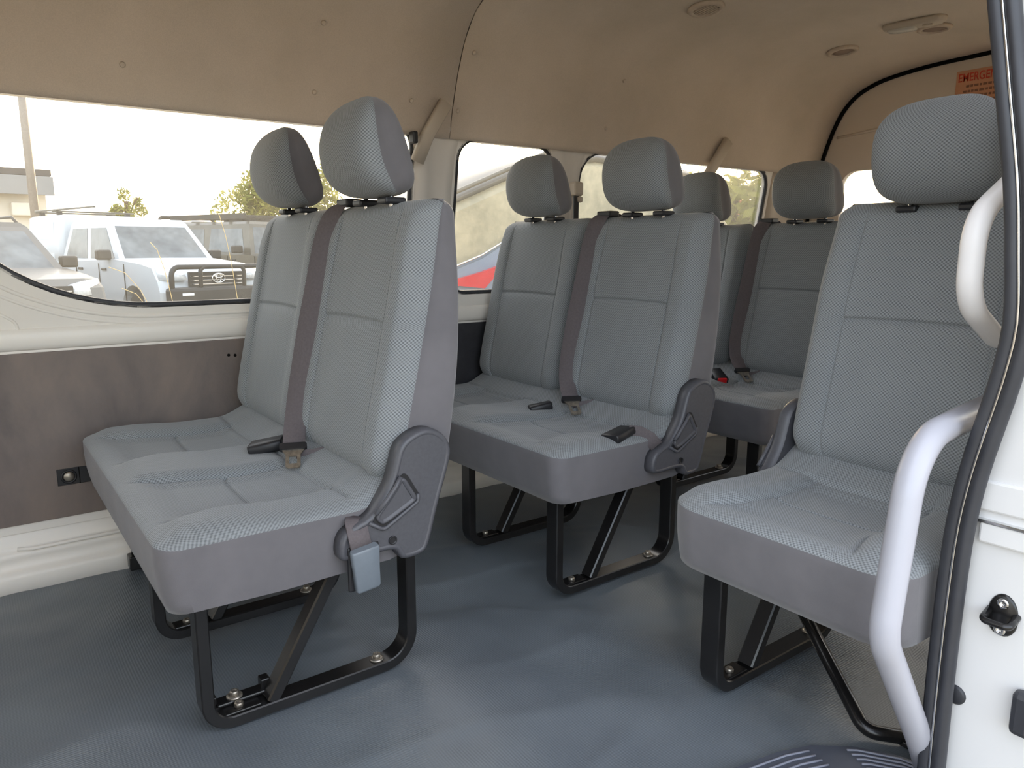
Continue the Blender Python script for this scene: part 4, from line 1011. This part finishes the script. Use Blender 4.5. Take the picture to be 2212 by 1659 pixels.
# trees
def tree(loc, H, rx, rz, n, label, leaf=.10):
    t = thing('tree', (loc[0], loc[1], GZ), 0, label, 'tree', 'trees beyond the yard')
    bm = bmesh.new(); sweep(bm, [(0, 0, 0), (.05, .02, H*.3), (-.03, .05, H*.6), (0, 0, H*.85)], circ(.11, 8), up=(0, 1, 0))
    for k in range(7):
        a = 2*PI*k/7; sweep(bm, [(0, 0, H*(.35+.05*k)), (rx*.4*math.cos(a), rx*.4*math.sin(a), H*(.5+.05*k)), (rx*.75*math.cos(a), rx*.75*math.sin(a), H*(.58+.05*k))], circ(.035, 6), up=(0, 0, 1))
    obj('trunk', bm, 'bark', t)
    cl = []
    for k in range(16):
        a, b = random.uniform(0, 2*PI), random.uniform(-.9, .95); q = math.sqrt(1-b*b*.9); d = random.uniform(.45, .9)
        cl.append((rx*d*q*math.cos(a), rx*d*q*math.sin(a), H-rz+rz*b*d, random.uniform(.25, .42)*rx))
    vs_, fs = [], []
    for k in range(n):
        c = random.choice(cl); v = Vector((random.gauss(0, 1), random.gauss(0, 1), random.gauss(0, 1))).normalized()*c[3]*random.uniform(.5, 1.05)
        p = Vector(c[:3])+v; u = Vector((random.uniform(-1, 1), random.uniform(-1, 1), random.uniform(-1, 1))).normalized(); w = u.orthogonal().normalized()
        s = leaf*random.uniform(.6, 1.3); b = len(vs_); vs_ += [p-u*s, p+w*s*.45, p+u*s, p-w*s*.45]; fs.append((b, b+1, b+2, b+3))
    me = bpy.data.meshes.new('foliage'); me.from_pydata(vs_, [], fs); fo = obj('foliage', me, 'leaf', t); fo['kind'] = 'stuff'
    return t
tree((10.6, 29.4), 4.75, 2.3, 1.6, 6000, 'leafy yellow green tree behind the bench headrests', .12)
tree((6.1, 36.0), 4.0, .75, 1.0, 1200, 'small sparse tree top above the ute canopy', .10)
tree((10.5, 8.0), 2.6, 1.9, 1.2, 4000, 'low sunlit bush seen through the long rear side window', .12)
# low ridge on the horizon
bm = bmesh.new(); rings = []
for k in range(61):
    a = math.radians(-8+100*k/60); d = 120; x, y = d*math.sin(a), d*math.cos(a); hh = 4.4+1.2*mnoise.noise(Vector((k*.22, 3, 0)))+.5*mnoise.noise(Vector((k*.9, 7, 0)))
    rings.append([(x*.9, y*.9, GZ), (x*.96, y*.96, hh*.6), (x, y, hh), (x*1.1, y*1.1, hh*.8), (x*1.15, y*1.15, GZ)])
loft(bm, rings, closed=False, caps=False, uv=False); struct(obj('hills', bm, 'far_hill'), 'low hazy ridge on the horizon')
# small house with a chimney far behind the rear windows
ho = thing('small_house', (19.0, 14.5, GZ), math.radians(-20), 'white house with an orange chimney seen through the rear side window', 'building')
boxobj('wall', 'wall_render', ho, -3, 3.5, 0, 5, 0, 2.2, .02)
bm = bmesh.new(); loft(bm, [[(-3.2, y, 2.2), (3.7, y, 2.2), (3.7, y2, z), (-3.2, y2, z)] for y, y2, z in ((-.3, -.1, 2.3), (2.5, 2.5, 3.0), (5.3, 5.1, 2.3))], uv=False); bmesh.ops.recalc_face_normals(bm, faces=bm.faces); obj('roof', bm, 'roof_dark', ho)
boxobj('chimney', 'terracotta', ho, .1, .55, .3, .75, 2.2, 3.1, .02)
# dry weeds standing against the glass outside
for q, (x, hgt, sp, lab) in enumerate(((.60, 1.38, .16, 'dry straw weed stalks outside the long window, left clump'), (.80, 1.5, .18, 'dry straw weed stalks outside the long window, right clump'))):
    wd = thing('dry_weed', (x, 2.62, GZ), 0, lab, 'weed', 'weeds against the van')
    for k in range(5):
        a = random.uniform(-1, 1)*sp; b = hgt*(.80+.05*k); bm = bmesh.new()
        sweep(bm, [(a*1.4*t**2.2, .02*k*t, b*(1-(1-t)**1.7)-.10*abs(a)*t**6) for t in [q2/10 for q2 in range(11)]], circ(.0011, 5), up=(0, 1, 0)); obj('stalk', bm, 'straw', wd)
